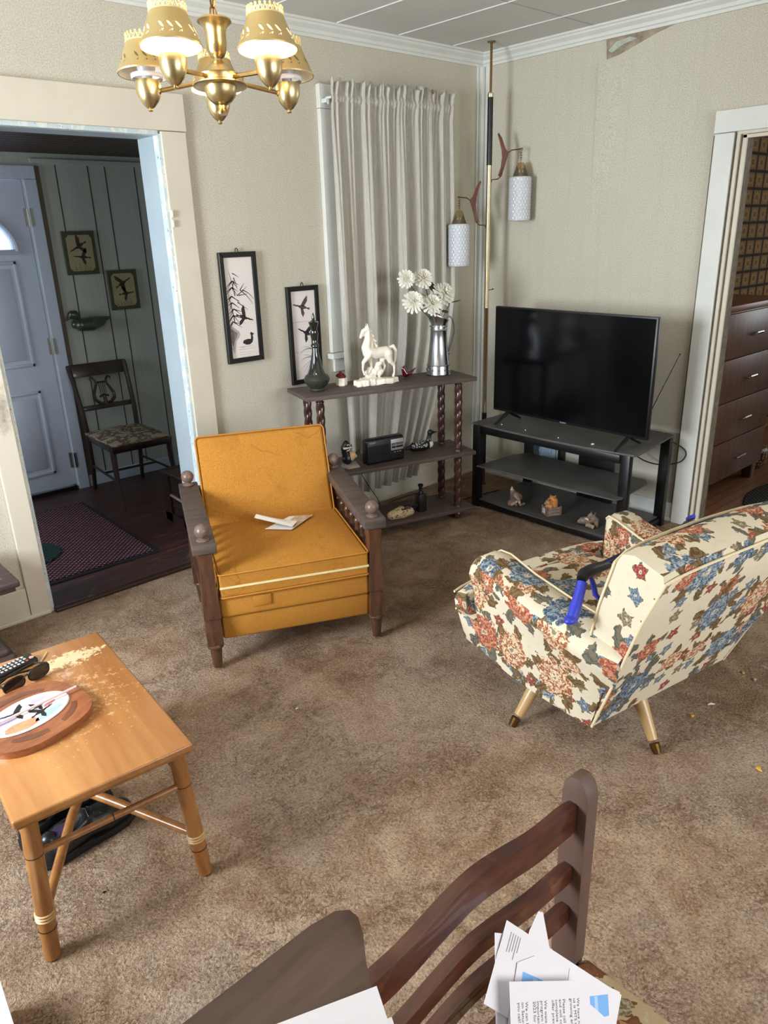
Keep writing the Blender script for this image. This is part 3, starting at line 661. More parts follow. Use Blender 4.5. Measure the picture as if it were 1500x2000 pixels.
# next room beyond the right doorway
b = B(); b.box(-.01, .075, -2.42, -1.60, -.01, .010, .003); struct(b.build('trim_20', KFLOOR, smooth=0))
struct(B().box(.06, 3.6, -4.4, -.9, -.05, 0.004).build('floor_kitchen', KFLOOR, smooth=0))
struct(B().box(.06, 3.6, -1.0, -.9, 0, ZC).build('wall_kitchen', TILE, smooth=0))
struct(B().box(.06, 3.6, -4.4, -.9, ZC, ZC + .05).build('ceiling_kitchen', CEIL, smooth=0))
wallbox('wall_kitchen_east', [(3.5, 3.6, -4.4, -3.6, 0, ZC), (3.5, 3.6, -2.2, -.9, 0, ZC), (3.5, 3.6, -3.6, -2.2, 0, .9), (3.5, 3.6, -3.6, -2.2, 2.2, ZC)], WALL)
struct(B().box(.06, 3.6, -4.5, -4.4, 0, ZC).build('wall_kitchen_south', WALL, smooth=0))

# ------------------------------------------------------------------ mustard armchair
ac = thing('armchair', 'mustard yellow upholstered armchair with dark spindle arms and ball finials', 'armchair', (-2.334, -1.1005, 0), -23.9)
# local: x right, y towards the back, z up
def post_profile(x, y, top, b):
    for (z0, z1, w0, w1) in ((.012, .098, .017, .024),):
        b.lathe([(w0, z0), (w1, z1)], (x, y, 0), 14)
    b.lathe([(.030, .098), (.033, .106), (.030, .116)], (x, y, 0), 14)
    secs = [(.116, .029), (.175, .031), (.229, .027), (.2295, .032), (.30, .030), (.36, .025), (.44, .024), (top, .026)]
    for (a, w), (c, v) in zip(secs[:-1], secs[1:]):
        if c - a < .002: continue
        b.hexa([(x - w, y - w, a), (x + w, y - w, a), (x + w, y + w, a), (x - w, y + w, a), (x - v, y - v, c), (x + v, y - v, c), (x + v, y + v, c), (x - v, y + v, c)])
    return b
FINM = plain('dusty_ball_finial', (108, 88, 76), .35, var=.2, vscale=60)
fin = [(.022, 0), (.024, .004), (.020, .008), (.012, .011), (.012, .014)] + [(.027 * math.cos(a), .038 + .027 * math.sin(a)) for a in [-1.05 + k * .26 for k in range(10)]] + [(.002, .065)]
for sx in (-1, 1):
    x = sx * .324
    post_profile(x, 0, .492, B()).build('leg', CHAIRWOOD, ac)
    post_profile(x, .585, .525, B()).build('leg', CHAIRWOOD, ac)
    b = B()
    b.hexa([(x - .044, -.034, .495), (x + .044, -.034, .495), (x + .040, .62, .530), (x - .040, .62, .530), (x - .044, -.034, .535), (x + .044, -.034, .535), (x + .040, .62, .572), (x - .040, .62, .572)], .004)
    b.build('armrest', DKBROWN, ac)
    for y, z in ((.006, .535), (.585, .570)):
        B().lathe(fin, (x, y, z), 20).build('finial', FINM, ac)
    b = B(); b.box(x - .02, x + .02, .02, .57, .215, .250, .003); b.box(x - .018, x + .018, .02, .57, .47, .50, .002); b.build('side_rail', CHAIRWOOD, ac)
    for k in range(7):
        y = .075 + k * .076; t = .225 + 0 * k
        B().lathe([(.009, .245), (.012, .258), (.010, .272), (.0165, .315), (.0175, .345), (.012, .40), (.009, .425), (.014, .435), (.014, .442), (.009, .450), (.011, .475), (.011, .50 + .03 * y)], (x, y, 0), 12).build('spindle', CHAIRWOOD, ac)
b = B(); b.box(-.30, .30, .56, .60, .16, .56, .003); b.build('back_frame', CHAIRWOOD, ac)
def cushion(b, P, bev): b.hexa(P, bev, 3)
b = B(); b.hexa([(-.290, .005, .117), (.296, .005, .110), (.300, .50, .11), (-.296, .50, .117), (-.290, -.004, .216), (.298, -.004, .212), (.300, .50, .212), (-.296, .50, .212)], .010, 3)
b.build('seat_front_panel', MUSTARD, ac)
b = B(); b.hexa([(-.293, -.016, .215), (.299, -.016, .211), (.300, .50, .211), (-.296, .50, .211), (-.293, -.012, .302), (.297, -.012, .298), (.300, .50, .302), (-.296, .50, .302)], .016, 4)
b.build('seat_platform', MUSTARD, ac)
def padded(b, x0, x1, y0, y1, z0, z1, bulge, nx=14, ny=12, tilt=0):
    """cushion with domed top"""
    g = {}
    for i in range(nx + 1):
        for j in range(ny + 1):
            u = i / nx; v = j / ny
            dome = (1 - (2 * u - 1) ** 4) * (1 - (2 * v - 1) ** 4)
            for k, z in ((0, z0), (1, z1 + bulge * dome + tilt * v)): g[i, j, k] = b.bm.verts.new((x0 + (x1 - x0) * u, y0 + (y1 - y0) * v, z))
    fs = []
    for i in range(nx):
        for j in range(ny):
            fs.append(b.bm.faces.new([g[i, j, 1], g[i + 1, j, 1], g[i + 1, j + 1, 1], g[i, j + 1, 1]])); fs.append(b.bm.faces.new([g[i, j, 0], g[i, j + 1, 0], g[i + 1, j + 1, 0], g[i + 1, j, 0]]))
    for i in range(nx):
        for j, d in ((0, 1), (ny, -1)):
            q = [g[i, j, 0], g[i + 1, j, 0], g[i + 1, j, 1], g[i, j, 1]]; fs.append(b.bm.faces.new(q if d > 0 else q[::-1]))
    for j in range(ny):
        for i, d in ((0, -1), (nx, 1)):
            q = [g[i, j, 0], g[i, j + 1, 0], g[i, j + 1, 1], g[i, j, 1]]; fs.append(b.bm.faces.new(q if d > 0 else q[::-1]))
    b._tag(fs); return b
def ring(x0, x1, y0, y1, z, dz=0, r=.014, n=5):
    P = []
    for cx, cy, a0 in ((x1 - r, y1 - r, 0), (x0 + r, y1 - r, 90), (x0 + r, y0 + r, 180), (x1 - r, y0 + r, 270)):
        for k in range(n): a = math.radians(a0 + 90 * k / (n - 1)); P.append((cx + r * math.cos(a), cy + r * math.sin(a), z + dz * ((cy + r * math.sin(a)) - y0) / (y1 - y0)))
    return P
b = B(); padded(b, -.286, .294, -.022, .500, .304, .398, .014, tilt=.012)
seat = b.build('seat_cushion', MUSTARD, ac, bevel=.008)
b = B(); b.tube(ring(-.288, .296, -.024, .502, .399, .012), .0035, 6, closed=True); b.tube(ring(-.288, .296, -.024, .502, .305), .0035, 6, closed=True); b.build('cushion_welt', PIPE, ac)
b = B(); b.hexa([(-.286, -.0245, .342), (.294, -.0245, .338), (.294, -.020, .338), (-.286, -.020, .342), (-.286, -.0245, .350), (.294, -.0245, .346), (.294, -.020, .346), (-.286, -.020, .350)]); lab(b.build('zipper', ZIP, ac, smooth=0), 'cream zipper tape')
b = B(); b.box(-.168, -.098, -.0195, -.012, .248, .292, .002); b.build('patch', MUSTARD, ac)
# back cushion, leaning back
b = B(); padded(b, -.272, .288, 0, .395, -.06, .035, .012, tilt=0)
bk = b.build('back_cushion', MUSTARD, ac, bevel=.014)
bk.matrix_local = T(0, .505, .385) @ RX(70)
b = B(); b.tube(ring(-.274, .290, -.002, .397, .036, r=.02), .0035, 6, closed=True); w = b.build('back_welt', PIPE, ac); w.matrix_local = T(0, .505, .385) @ RX(70)

# folded newspaper on the seat
np_ = thing('folded_newspaper', 'folded newspaper lying on the mustard armchair seat', 'newspaper', (-2.15, -.80, .4245), -20)
b = B()
def sheet(b, P, th=.0012):
    b.hexa([Vector(p) for p in P] + [Vector(p) + Vector((0, 0, th)) for p in P])
sheet(b, [(-.10, -.03, .000), (.0, -.085, .0), (.125, .03, .004), (.03, .06, .003)]); b.mat(1); sheet(b, [(.01, -.072, .0022), (.118, .028, .0058), (.05, .045, .005), (-.01, -.02, .002)]); b.build('inner_sheets', [PAPER2, PRT], np_, smooth=0)
b = B(); n = 8
for i in range(n):
    a = i / n; c = (i + 1) / n
    def P(t, s): x = -.125 + .13 * t; y = .045 - .125 * t; return (x + s * .035, y + s * .05, .006 + .026 * (1 - t) * math.sin(PI * min(1, .25 + s * .75)) + .004)
    for s0, s1 in ((0, .35), (.35, .7), (.7, 1)):
        sheet(b, [P(a, s0), P(c, s0), P(c, s1), P(a, s1)], .002)
b.build('folded_page', PAPER2, np_)
b = B(); sheet(b, [(-.040, -.030, .0155), (-.012, -.052, .0115), (-.006, -.044, .0115), (-.034, -.022, .016)]); b.build('printed_banner', PRINTD, np_, smooth=0)

# ------------------------------------------------------------------ floral swivel armchair
fc = thing('armchair', 'cream armchair upholstered in blue and rust flowers on splayed blond legs', 'armchair', (-1.782, -2.11, 0), -9.5)
# body: floor of the seat, side panels
def loft(b, secs, cap=True):
    rings = [[b.bm.verts.new(p) for p in s_] for s_ in secs]; n = len(secs[0]); fs = []
    for i in range(len(secs) - 1):
        for k in range(n): fs.append(b.bm.faces.new([rings[i][k], rings[i][(k + 1) % n], rings[i + 1][(k + 1) % n], rings[i + 1][k]]))
    if cap: fs += [b.bm.faces.new(rings[0][::-1]), b.bm.faces.new(rings[-1])]
    b._tag(fs); return b
b = B()
b.hexa([(-.312, -.24, .178), (.312, -.24, .178), (.340, .20, .20), (-.340, .20, .20), (-.345, -.24, .36), (.345, -.24, .36), (.362, .22, .36), (-.362, .22, .36)], .010)
b.hexa([(-.352, .19, .215), (.352, .19, .215), (.352, .305, .225), (-.352, .305, .225), (-.368, .19, .335), (.368, .19, .335), (.368, .335, .335), (-.368, .335, .335)], .008)
b.build('seat_base', FLORAL, fc, uv=True)
def arm(sx):
    secs = []
    # y, outer x (top), inner x, top z, bottom z
    for (y, xo, xi, zt, zb, xob) in ((.258, .366, .290, .520, .470, .360), (.252, .382, .268, .552, .42, .360), (.232, .386, .258, .568, .33, .358), (.19, .388, .250, .566, .22, .356), (.08, .388, .245, .535, .20, .352), (-.06, .392, .240, .512, .192, .348), (-.20, .392, .240, .500, .182, .330), (-.30, .380, .250, .490, .180, .322), (-.350, .362, .27, .480, .182, .318)):
        zo = zt - .012; yl = max(y, -.245); ym = max(y, -.29)
        secs.append([(sx * xob, yl, zb), (sx * (xob + .012), ym, (zb + zo) * .5), (sx * (xo - .012), y, zo - .065 if zo - .065 > zb else zb + .6 * (zo - zb)), (sx * xo, y, zo - .035 if zo - .035 > zb else zb + .7 * (zo - zb)), (sx * (xo - .008), y, zo - .008), (sx * (xo - .030), y, zt), (sx * (xi + .030), y, zt + .004), (sx * (xi + .004), y, zt - .008), (sx * xi, ym, zb + .3 * (zt - zb)), (sx * (xi), yl, zb)])
    b = B(); loft(b, secs); o = b.build('arm', FLORAL, fc, uv=True, smooth=50)
    b = B(); b.tube([(sx * (s_[7][0] and abs(s_[7][0])), s_[7][1], s_[7][2] + .006) for s_ in secs], .004, 6);
    b.build('arm_welt', WELT, fc)
arm(-1); arm(1)
# seat cushion, T-shaped
b = B(); g = {}; NX, NY = 26, 22
def insideT(x, y): return abs(x) < .246 or y > .262
b2 = B(); padded(b2, -.246, .246, -.20, .30, .338, .412, .020, 16, 14)
b2.build('seat_cushion', FLORAL, fc, uv=True, bevel=.014)
b = B(); loft(b, [[(x, .268, .338), (x, .372 - .035 * (abs(x) / .37) ** 4, .338), (x, .386 - .04 * (abs(x) / .37) ** 4, .372), (x, .368 - .04 * (abs(x) / .37) ** 4, .412 + dz), (x, .29, .420 + dz)] for x, dz in ((-.372, -.02), (-.362, -.006), (-.30, 0), (-.15, .004), (0, .006), (.15, .004), (.30, 0), (.362, -.006), (.372, -.02))])
b.build('seat_cushion_front', FLORAL, fc, uv=True, bevel=.008)
b = B(); b.tube([(x, .384 - .04 * (abs(x) / .37) ** 4, .400) for x in [-.37 + .74 * k / 16 for k in range(17)]], .004, 6); b.tube([(-.37, .335, .338), (0, .378, .338), (.37, .335, .338)], .004, 6); b.build('cushion_welt', WELT, fc)
# back
secs = []; topE = []; topR = []; sideE = []
NB = 16
for i in range(NB + 1):
    u = -1 + 2 * i / NB; x = .352 * u; e = abs(u) ** 5
    zt = .784 + .006 * (1 - abs(u) ** 3) - .006 * abs(u) ** 8
    ff = .02 * (1 - u * u) + .02 * 0
    sec = [(x * .90, -.250, .180), (x * .96, -.330, .38), (x * .985, -.405, .60), (x, -.462, zt - .045), (x * .995, -.455, zt - .018), (x * .985, -.365, zt + .004), (x * .98, -.325, zt - .006), (x * .98, -.308 + ff, zt - .035), (x * .97, -.265 + ff, .60), (x * .96, -.235 + ff, .46), (x * .94, -.17, .30), (x * .90, -.17, .185)]
    secs.append(sec); topE.append((sec[7][0], sec[7][1] + .004, sec[7][2] + .01)); topR.append((sec[3][0], sec[3][1] - .003, sec[3][2] + .008))
b = B(); loft(b, secs); b.build('backrest', FLORAL, fc, uv=True, smooth=40)
b = B()
s0, s1 = secs[0], secs[-1]
b.tube([(s0[k][0] - .002, s0[k][1] + .004, s0[k][2]) for k in (9, 8, 7)] + topE[1:-1] + [(s1[k][0] + .002, s1[k][1] + .004, s1[k][2]) for k in (7, 8, 9)], .0045, 6)
b.tube([(s0[k][0] - .002, s0[k][1], s0[k][2]) for k in (0, 1, 2)] + topR[:] + [(s1[k][0] + .002, s1[k][1], s1[k][2]) for k in (2, 1, 0)], .004, 6)
b.build('back_welt', WELT, fc)
# swivel base: legs splay from the centre; their own angle
cx, cy = -1.795 + 1.782, -2.087 + 2.11
cxl = cx * math.cos(math.radians(9.5)) - cy * math.sin(math.radians(9.5)); cyl = cx * math.sin(math.radians(9.5)) + cy * math.cos(math.radians(9.5))
b = B(); b.lathe([(.16, .155), (.165, .162), (.165, .180)], (cxl, cyl, 0), 24); b.build('swivel_plate', BLACKM, fc)
for wx, wy in ((-2.107, -1.99), (-1.892, -2.399), (-1.483, -2.184), (-1.698, -1.775)):
    dx, dy = wx + 1.795, wy + 2.087
    ca, sa = math.cos(math.radians(9.5)), math.sin(math.radians(9.5))
    fx, fy = cxl + dx * ca - dy * sa, cyl + dx * sa + dy * ca
    tx, ty = cxl + (fx - cxl) * .62, cyl + (fy - cyl) * .62
    b = B(); b.tube([(tx, ty, .185), (tx + (fx - tx) * .80, ty + (fy - ty) * .80, .037)], [.027, .0155], 16)
    b.ball((tx, ty, .19), .03, (1, 1, .5))
    lg = b.build('leg', LEGTAN, fc)
    b = B(); b.tube([(tx + (fx - tx) * .86, ty + (fy - ty) * .86, .027), (fx, fy, .001)], [.0168, .0125], 16); b.build('ferrule', BRASSD, lg)

# ------------------------------------------------------------------ grabber lying across the arms
g = thing('reacher_grabber', 'blue handled reacher grabber lying across the arms of the floral armchair', 'grabber', (-2.24, -2.275, .545), 4)
def G(x, y, z): return (x, y, z)
b = B()
b.tube([(.0, .0, .022), (.024, .004, .045), (.052, .010, .072), (.078, .016, .102)], [.014, .0165, .0145, .014], 14); b.ball((0, 0, .024), .017, (1.5, 1.0, .75))
b.build('handle_grip', BLUEPL, g)
b = B(); b.tube([(.072, .017, .112), (.095, .02, .120), (.135, .02, .118), (.230, .022, .100)], [.014, .018, .017, .013], 14); b.build('handle_housing', BLKPL, g)
b = B(); b.tube([(.118, .014, .108), (.128, .008, .078), (.132, .002, .048), (.146, -.004, .030)], [.006, .008, .008, .006], 10); b.build('trigger', BLUEPL, g)
b = B(); b.tube([(.20, .022, .110), (.80, .020, .052)], .0095, 12); b.build('shaft', NAVY, g)
b = B(); b.tube([(.79, .02, .053), (.84, .02, .049)], .013, 10); b.build('jaw_housing', BLKPL, g)
for s_ in (-1, 1):
    b = B(); b.tube([(.83, .02 + s_ * .008, .049), (.865, .02 + s_ * .026, .047), (.895, .02 + s_ * .022, .045)], [.007, .006, .008], 8); b.ball((.897, .02 + s_ * .018, .045), .012, (1, .5, 1)); b.build('jaw', BLUEPL if s_ > 0 else BLKPL, g)

# ------------------------------------------------------------------ coffee table
ct = thing('coffee_table', 'honey coloured wooden coffee table with bamboo style legs and scuffed top', 'coffee table', (-3.334, -1.447, 0), -4.5)
W2, L2, HT = .2075, .36, .41
b = B(); b.box(-W2, W2, -L2, L2, HT - .022, HT, .006, 3); b.build('tabletop', MAPLE, ct)
b = B(); b.box(-W2 + .006, W2 - .006, -L2 + .006, L2 - .006, HT - .030, HT - .021, .002); b.build('tabletop_edge', BAMBOO, ct)
for sx, sy, tx, ty, fx, fy in ((1, -1, .172, -.325, .193, -.352), (-1, -1, -.172, -.325, -.193, -.352), (1, 1, .172, .325, .193, .352), (-1, 1, -.172, .325, -.193, .352)):
    A = Vector((tx, ty, .385)); F = Vector((fx, fy, 0))
    def L(t): return A.lerp(F, t)
    b = B(); b.tube([L(0), L(.22), L(.24), L(.50), L(.66), L(.68), L(.80), L(.99)], [.0185, .0205, .0205, .0195, .0205, .0205, .0195, .0185], 18)
    lg = b.build('leg', BAMBOO, ct)
    for t in (.26, .78):
        b = B(); b.tube([L(t - .003), L(t + .003)], .0208, 18); b.build('burnt_ring', BAMDARK, lg)
    b = B(); 
    for t in (.665, .685, .705): b.tube([L(t - .008), L(t), L(t + .008)], [.020, .0235, .020], 16)
    b.build('rattan_wrap', RATTAN, lg)
for y in (-.333, .333):
    b = B(); b.tube([(-.172, y, .285), (0, y, .285), (.172, y, .285)], .0085, 12); o = b.build('stretcher', BAMBOO, ct)
    b = B(); b.tube([(-.0015, y, .285), (.0015, y, .285)], .0088, 12); b.build('burnt_ring', BAMDARK, o)
for x in (-.18, .18):
    b = B(); b.tube([(x, -.325, .30), (x, .325, .30)], .0085, 12); b.build('stretcher', BAMBOO, ct)
for s_ in (1, -1):
    b = B(); b.tube([(-.184, -.342 * s_, .128), (-.05, -.09 * s_, .140), (0, 0, .142 - .012 * (s_ > 0)), (.05, .09 * s_, .140), (.184, .342 * s_, .128)], [.0115, .0125, .0125, .0125, .0115], 12); b.build('cross_brace', BAMBOO, ct)

# objects on the coffee table (local helper: table coordinates to world)
MT = T(-3.334, -1.447, HT) @ RZ(-4.5)
def on_table(x, y): v = MT @ Vector((x, y, 0)); return (v.x, v.y, v.z)
# round wooden server with a tile
def wpos(px, py): return (px, py, HT)
tr = thing('serving_tray', 'round reddish wooden serving tray with an inlaid oval duck tile', 'tray', (-3.415, -1.440, HT), 14)
b = B(); R0 = .141
out = [(R0 * math.copysign(abs(math.cos(a)) ** .72, math.cos(a)) , R0 * .98 * math.copysign(abs(math.sin(a)) ** .72, math.sin(a))) for a in [2 * PI * k / 48 for k in range(48)]]
b.prism(out, 0, .020, bev=.006, seg=3); b.build('board', TRAYW, tr)
def crescent(b, cx, cy, r0, r1, a0, a1, z, n=20):
    P = [(cx + r1 * math.cos(a), cy + r1 * math.sin(a)) for a in [math.radians(a0 + (a1 - a0) * k / n) for k in range(n + 1)]]
    Q = [(cx + r0 * math.cos(a), cy + r0 * math.sin(a)) for a in [math.radians(a0 + (a1 - a0) * k / n) for k in range(n + 1)]][::-1]
    b.prism(P + Q, z, z + .0006)
b = B()
def groove(a0, a1, r, w):
    n = 20; b.tube([(1.08 * r * math.cos(a), r * math.sin(a), .0192) for a in [math.radians(a0 + (a1 - a0) * k / n) for k in range(n + 1)]], [w * (.35 + .65 * math.sin(PI * min(1, max(0, (k + 1.5) / (n + 3)))) ** .5) for k in range(n + 1)], 8)
    for v_ in b.bm.verts: v_.co.z = min(v_.co.z, .0206)
groove(40, 150, .104, .012); groove(-75, -30, .104, .012); groove(-140, -95, .104, .012); b.build('recess', TRAYD, tr, smooth=0)
b = B(); b.lathe([(.106, 0), (.109, .002), (.106, .0042)], (0.0, 0, .0195), 48, sy=.66); til = b.build('oval_tile', CERAM, tr)
def blobpoly(cx, cy, rx, ry, rot=0, n=20, wob=.12, seed=1):
    rr = random.Random(seed); P = []
    for k in range(n):
        a = 2 * PI * k / n; q = 1 + rr.uniform(-wob, wob); x = rx * q * math.cos(a); y = ry * q * math.sin(a)
        P.append((cx + x * math.cos(rot) - y * math.sin(rot), cy + x * math.sin(rot) + y * math.cos(rot)))
    return P
ZT = .0238
b = B(); b.mat(0); b.prism(blobpoly(-.045, .022, .042, .020, .3, seed=2), ZT, ZT + .0002); b.prism(blobpoly(.035, .035, .035, .012, -.1, seed=3), ZT, ZT + .0002)
b.mat(1); b.prism(blobpoly(-.040, -.038, .045, .020, -.1, seed=4), ZT, ZT + .0002)
b.mat(2); b.prism(blobpoly(.03, -.045, .040, .012, .15, seed=5), ZT, ZT + .0002)
b.mat(3); b.prism(blobpoly(.055, -.008, .018, .006, .2, seed=6), ZT, ZT + .0002)
def bird(b, cx, cy, s, rot, M=None, z=0, flip=1, wings=1, style=0):
    """flying duck silhouette: body, neck, two wings, tail"""
    def tr_(P): return [(cx + s * flip * (x * math.cos(rot) - y * math.sin(rot)), cy + s * (x * math.sin(rot) + y * math.cos(rot))) for x, y in P]
    def add(P):
        P = tr_(P); b.prism(P if flip > 0 else P[::-1], z, z + .0003, M)
    add([(-.5, .02), (-.30, .13), (0, .15), (.25, .10), (.42, .02), (.28, -.08), (0, -.14), (-.28, -.08)])
    add([(.28, .08), (.48, .10), (.62, .06), (.74, .10), (.84, .06), (.96, .03), (.84, -.01), (.72, -.01), (.60, -.05), (.42, -.02), (.28, -.04)])
    add([(-.45, .05), (-.74, .10), (-.70, .0), (-.76, -.08), (-.45, -.04)])
    if wings: 
        add([(-.15, .08), (-.38, .55), (-.30, .95), (-.12, .72), (.04, .42), (.16, .10)])
        add([(-.10, -.08), (-.30, -.40), (-.22, -.72), (-.02, -.50), (.14, -.10)])
b.mat(4); bird(b, -.020, .022, .046, .4, z=ZT + .0003, flip=-1); bird(b, .032, .004, .032, .1, z=ZT + .0003); bird(b, .020, -.024, .040, .15, z=ZT + .0005)
lab(b.build('painted_scene', [LILAC, REEDG, TEALG, PINKG, INK], til, smooth=0), 'ducks flying over reeds under a lilac sky')
st = B(); st.tube([(-3.560, -1.452, HT + .030), (-3.283, -1.422, HT + .0325)], .0034, 10)
tag(st.build('drinking_straw', STRAW), 'pale pink striped straw lying across the wooden tray', 'straw')
# remote control
rm = thing('remote_control', 'black television remote on the far side of the coffee table', 'remote control', (-3.385, -1.158, HT), 12)
b = B(); b.box(-.09, .084, -.024, .024, .001, .018, .006, 3); b.build('case', BLKPL, rm)
k = 0
for i in range(11):
    for j in range(3):
        b = B(); x = .055 - i * .0125; y = -.014 + j * .014; b.box(x - .0035, x + .0035, y - .0042, y + .0042, .0175, .0192, .0012); b.build('button', BTN if (i * 3 + j) % 5 else plain('red_power_button', (170, 60, 50), .5) if i == 0 else BTN, rm)
b = B(); b.lathe([(.007, .0175), (.007, .0195), (.005, .020)], (.072, -.008, 0), 14); lab(b.build('power_button', plain('rose_power_button', (216, 150, 140), .5), rm), 'rose coloured power button')
# sunglasses
sg = thing('sunglasses', 'black sunglasses beside the wooden tray', 'sunglasses', (-3.362, -1.262, HT + .001), 14)
def lensring(cx, n=24, a=.031, c=.019): return [(cx + a * math.copysign(abs(math.cos(t)) ** .75, math.cos(t)), 0.0, .020 + c * math.copysign(abs(math.sin(t)) ** .8, math.sin(t))) for t in [2 * PI * k / n for k in range(n)]]
for cx in (-.037, .037):
    b = B(); b.tube(lensring(cx), .0024, 8, closed=True); b.build('rim', BLKPL, sg)
    P = lensring(cx); MX = Matrix(((1, 0, 0, 0), (0, 0, 1, 0), (0, 1, 0, 0), (0, 0, 0, 1))); b = B(); b.prism([(p[0], p[2]) for p in P], -.001, .001, MX); b.build('lens', LENS, sg)
b = B(); b.tube([(-.010, 0, .026), (0, .0, .030), (.010, 0, .026)], .0028, 8); b.build('bridge', BLKPL, sg)
for s_ in (-1, 1):
    b = B(); b.tube([(s_ * .068, 0, .026), (s_ * .071, .012, .027), (s_ * .055, .050, .024), (s_ * -.01, .062 + s_ * .006, .012), (s_ * -.05, .058 + s_ * .006, .004)], [.0035, .0035, .003, .003, .0035], 8); b.build('temple', BLKPL, sg)
tp = B(); tp.tube([(-3.300, -1.175, HT + .003), (-3.262, -1.125, HT + .003)], .0018, 6); tag(tp.build('toothpick', plain('pale_toothpick', (226, 196, 120), .6)), 'pale wooden pick at the end of the remote', 'toothpick')

# shoes under the table
def shoe(loc, rot, label):
    s_ = thing('shoe', label, 'shoe', loc, rot, 'black shoes under the coffee table')
    def sil(x):
        return 1
    caps = [((-.100, 0, .040), .037, (-.05, 0, .046), .036), ((-.105, 0, .075), .024, (-.09, 0, .045), .034), ((-.05, 0, .046), .036, (.0, 0, .056), .038), ((.0, 0, .056), .038, (.050, .003, .046), .044), ((.050, .003, .044), .044, (.098, .002, .034), .036), ((-.05, .020, .070), .015, (-.01, .016, .082), .016), ((-.05, -.020, .070), .015, (-.01, -.016, .082), .016), ((.0, 0, .075), .028, (.035, 0, .068), .026)]
    blob('upper', caps, SHOE, s_, .0045, smooth_it=3)
    b = B(); outl = [(.142, .006), (.135, .030), (.10, .044), (.055, .045), (.0, .034), (-.06, .033), (-.11, .034), (-.134, .018), (-.138, 0), (-.134, -.018), (-.11, -.034), (-.06, -.033), (.0, -.034), (.055, -.042), (.10, -.040), (.135, -.020)]
    b.prism(outl, 0, .020, bev=.004); b.prism(outl[4:13], .018, .026); b.build('sole', SOLE, s_)
    b = B(); b.lathe([(.026, .0), (.028, .002)], (-.060, 0, .083), 24, sx=1.65, sy=.85); b.build('lining', LINING, s_)
    b = B(); b.tube([(-.062 + .048 * math.cos(a), .025 * math.sin(a), .086 + .006 * math.cos(a)) for a in [2 * PI * k / 24 for k in range(24)]], .0038, 8, closed=True); b.build('collar', SHOE, s_)
    b = B()
    for k in range(4): b.tube([(.0 + k * .017, -.024, .094 - k * .006), (.004 + k * .017, 0, .104 - k * .006), (.0 + k * .017, .024, .094 - k * .006)], .0022, 6)
    b.build('laces', BLKPL, s_)
    return s_
shoe((-3.345, -1.485, 0), 6, 'scuffed black lace-up shoe under the table, nearer the front legs')
shoe((-3.365, -1.375, 0), 8, 'black shoe standing behind its mate under the table')
# ------------------------------------------------------------------ curtain on the window
b = B(); cols = 240; zs = [2.262, 2.245, 2.225, 2.207, 2.198, 2.185, 2.172, 2.160, 2.12, 2.0, 1.8, 1.5, 1.2, .95, .75, .5, .3, .12]
rr = random.Random(3); ph = [rr.uniform(0, 6.28) for _ in range(6)]
def cfold(u, z):
    d = max(0, min(1, (2.16 - z) / .5))
    coarse = math.sin(2 * PI * (8.5 * u + .35 * math.sin(5 * u + 1)) + ph[0]) * .024 + math.sin(2 * PI * 4.3 * u + ph[1]) * .010
    fine = math.sin(2 * PI * 34 * u + 2 * math.sin(11 * u) + ph[2]) * .006 + math.sin(2 * PI * 61 * u + ph[3]) * .002
    top = math.sin(2 * PI * 24 * u + 3 * math.sin(9 * u) + ph[4]) * (.012 if z > 2.21 else .004)
    return coarse * (.25 + .75 * d) * (1.15 if z < 1.5 else 1) + fine * (1 - .6 * d) + top * (1 - d)
V = {}
for j, z in enumerate(zs):
    for i in range(cols + 1):
        u = i / cols
        t = max(0, min(1, (1.15 - z) / 1.0)); xr = -.357 - .34 * t ** 1.3; xl = -1.228 + .03 * t
        x = xl + (xr - xl) * u
        zz = z + (.010 * math.sin(2 * PI * 13 * u + 1) + .008 * math.sin(2 * PI * 29 * u) if j == 0 else 0)
        V[i, j] = b.bm.verts.new((x, (-.090 - .017 * math.exp(-((z - 2.184) / .022) ** 2)) + cfold(u, z) * (.35 if abs(z - 2.184) < .016 else 1.35 if j <= 1 else 1), zz + .018 * u))
for j in range(len(zs) - 1):
    for i in range(cols): b.bm.faces.new([V[i, j], V[i, j + 1], V[i + 1, j + 1], V[i + 1, j]])
cu = b.build('curtain', CURT, smooth=80, solid=.0012)
tag(cu, 'sheer off-white gathered curtain with a ruffled heading hanging on its rod over the window', 'curtain')
rod = B(); rod.tube([(-1.225, -.058, 2.190), (-1.222, -.088, 2.191), (-.37, -.088, 2.206), (-.36, -.058, 2.206), (-.36, -.02, 2.206)], .006, 8)
tag(rod.build('curtain_rod', TRIMW), 'thin white curtain rod threaded through the sheer curtain', 'curtain rod')

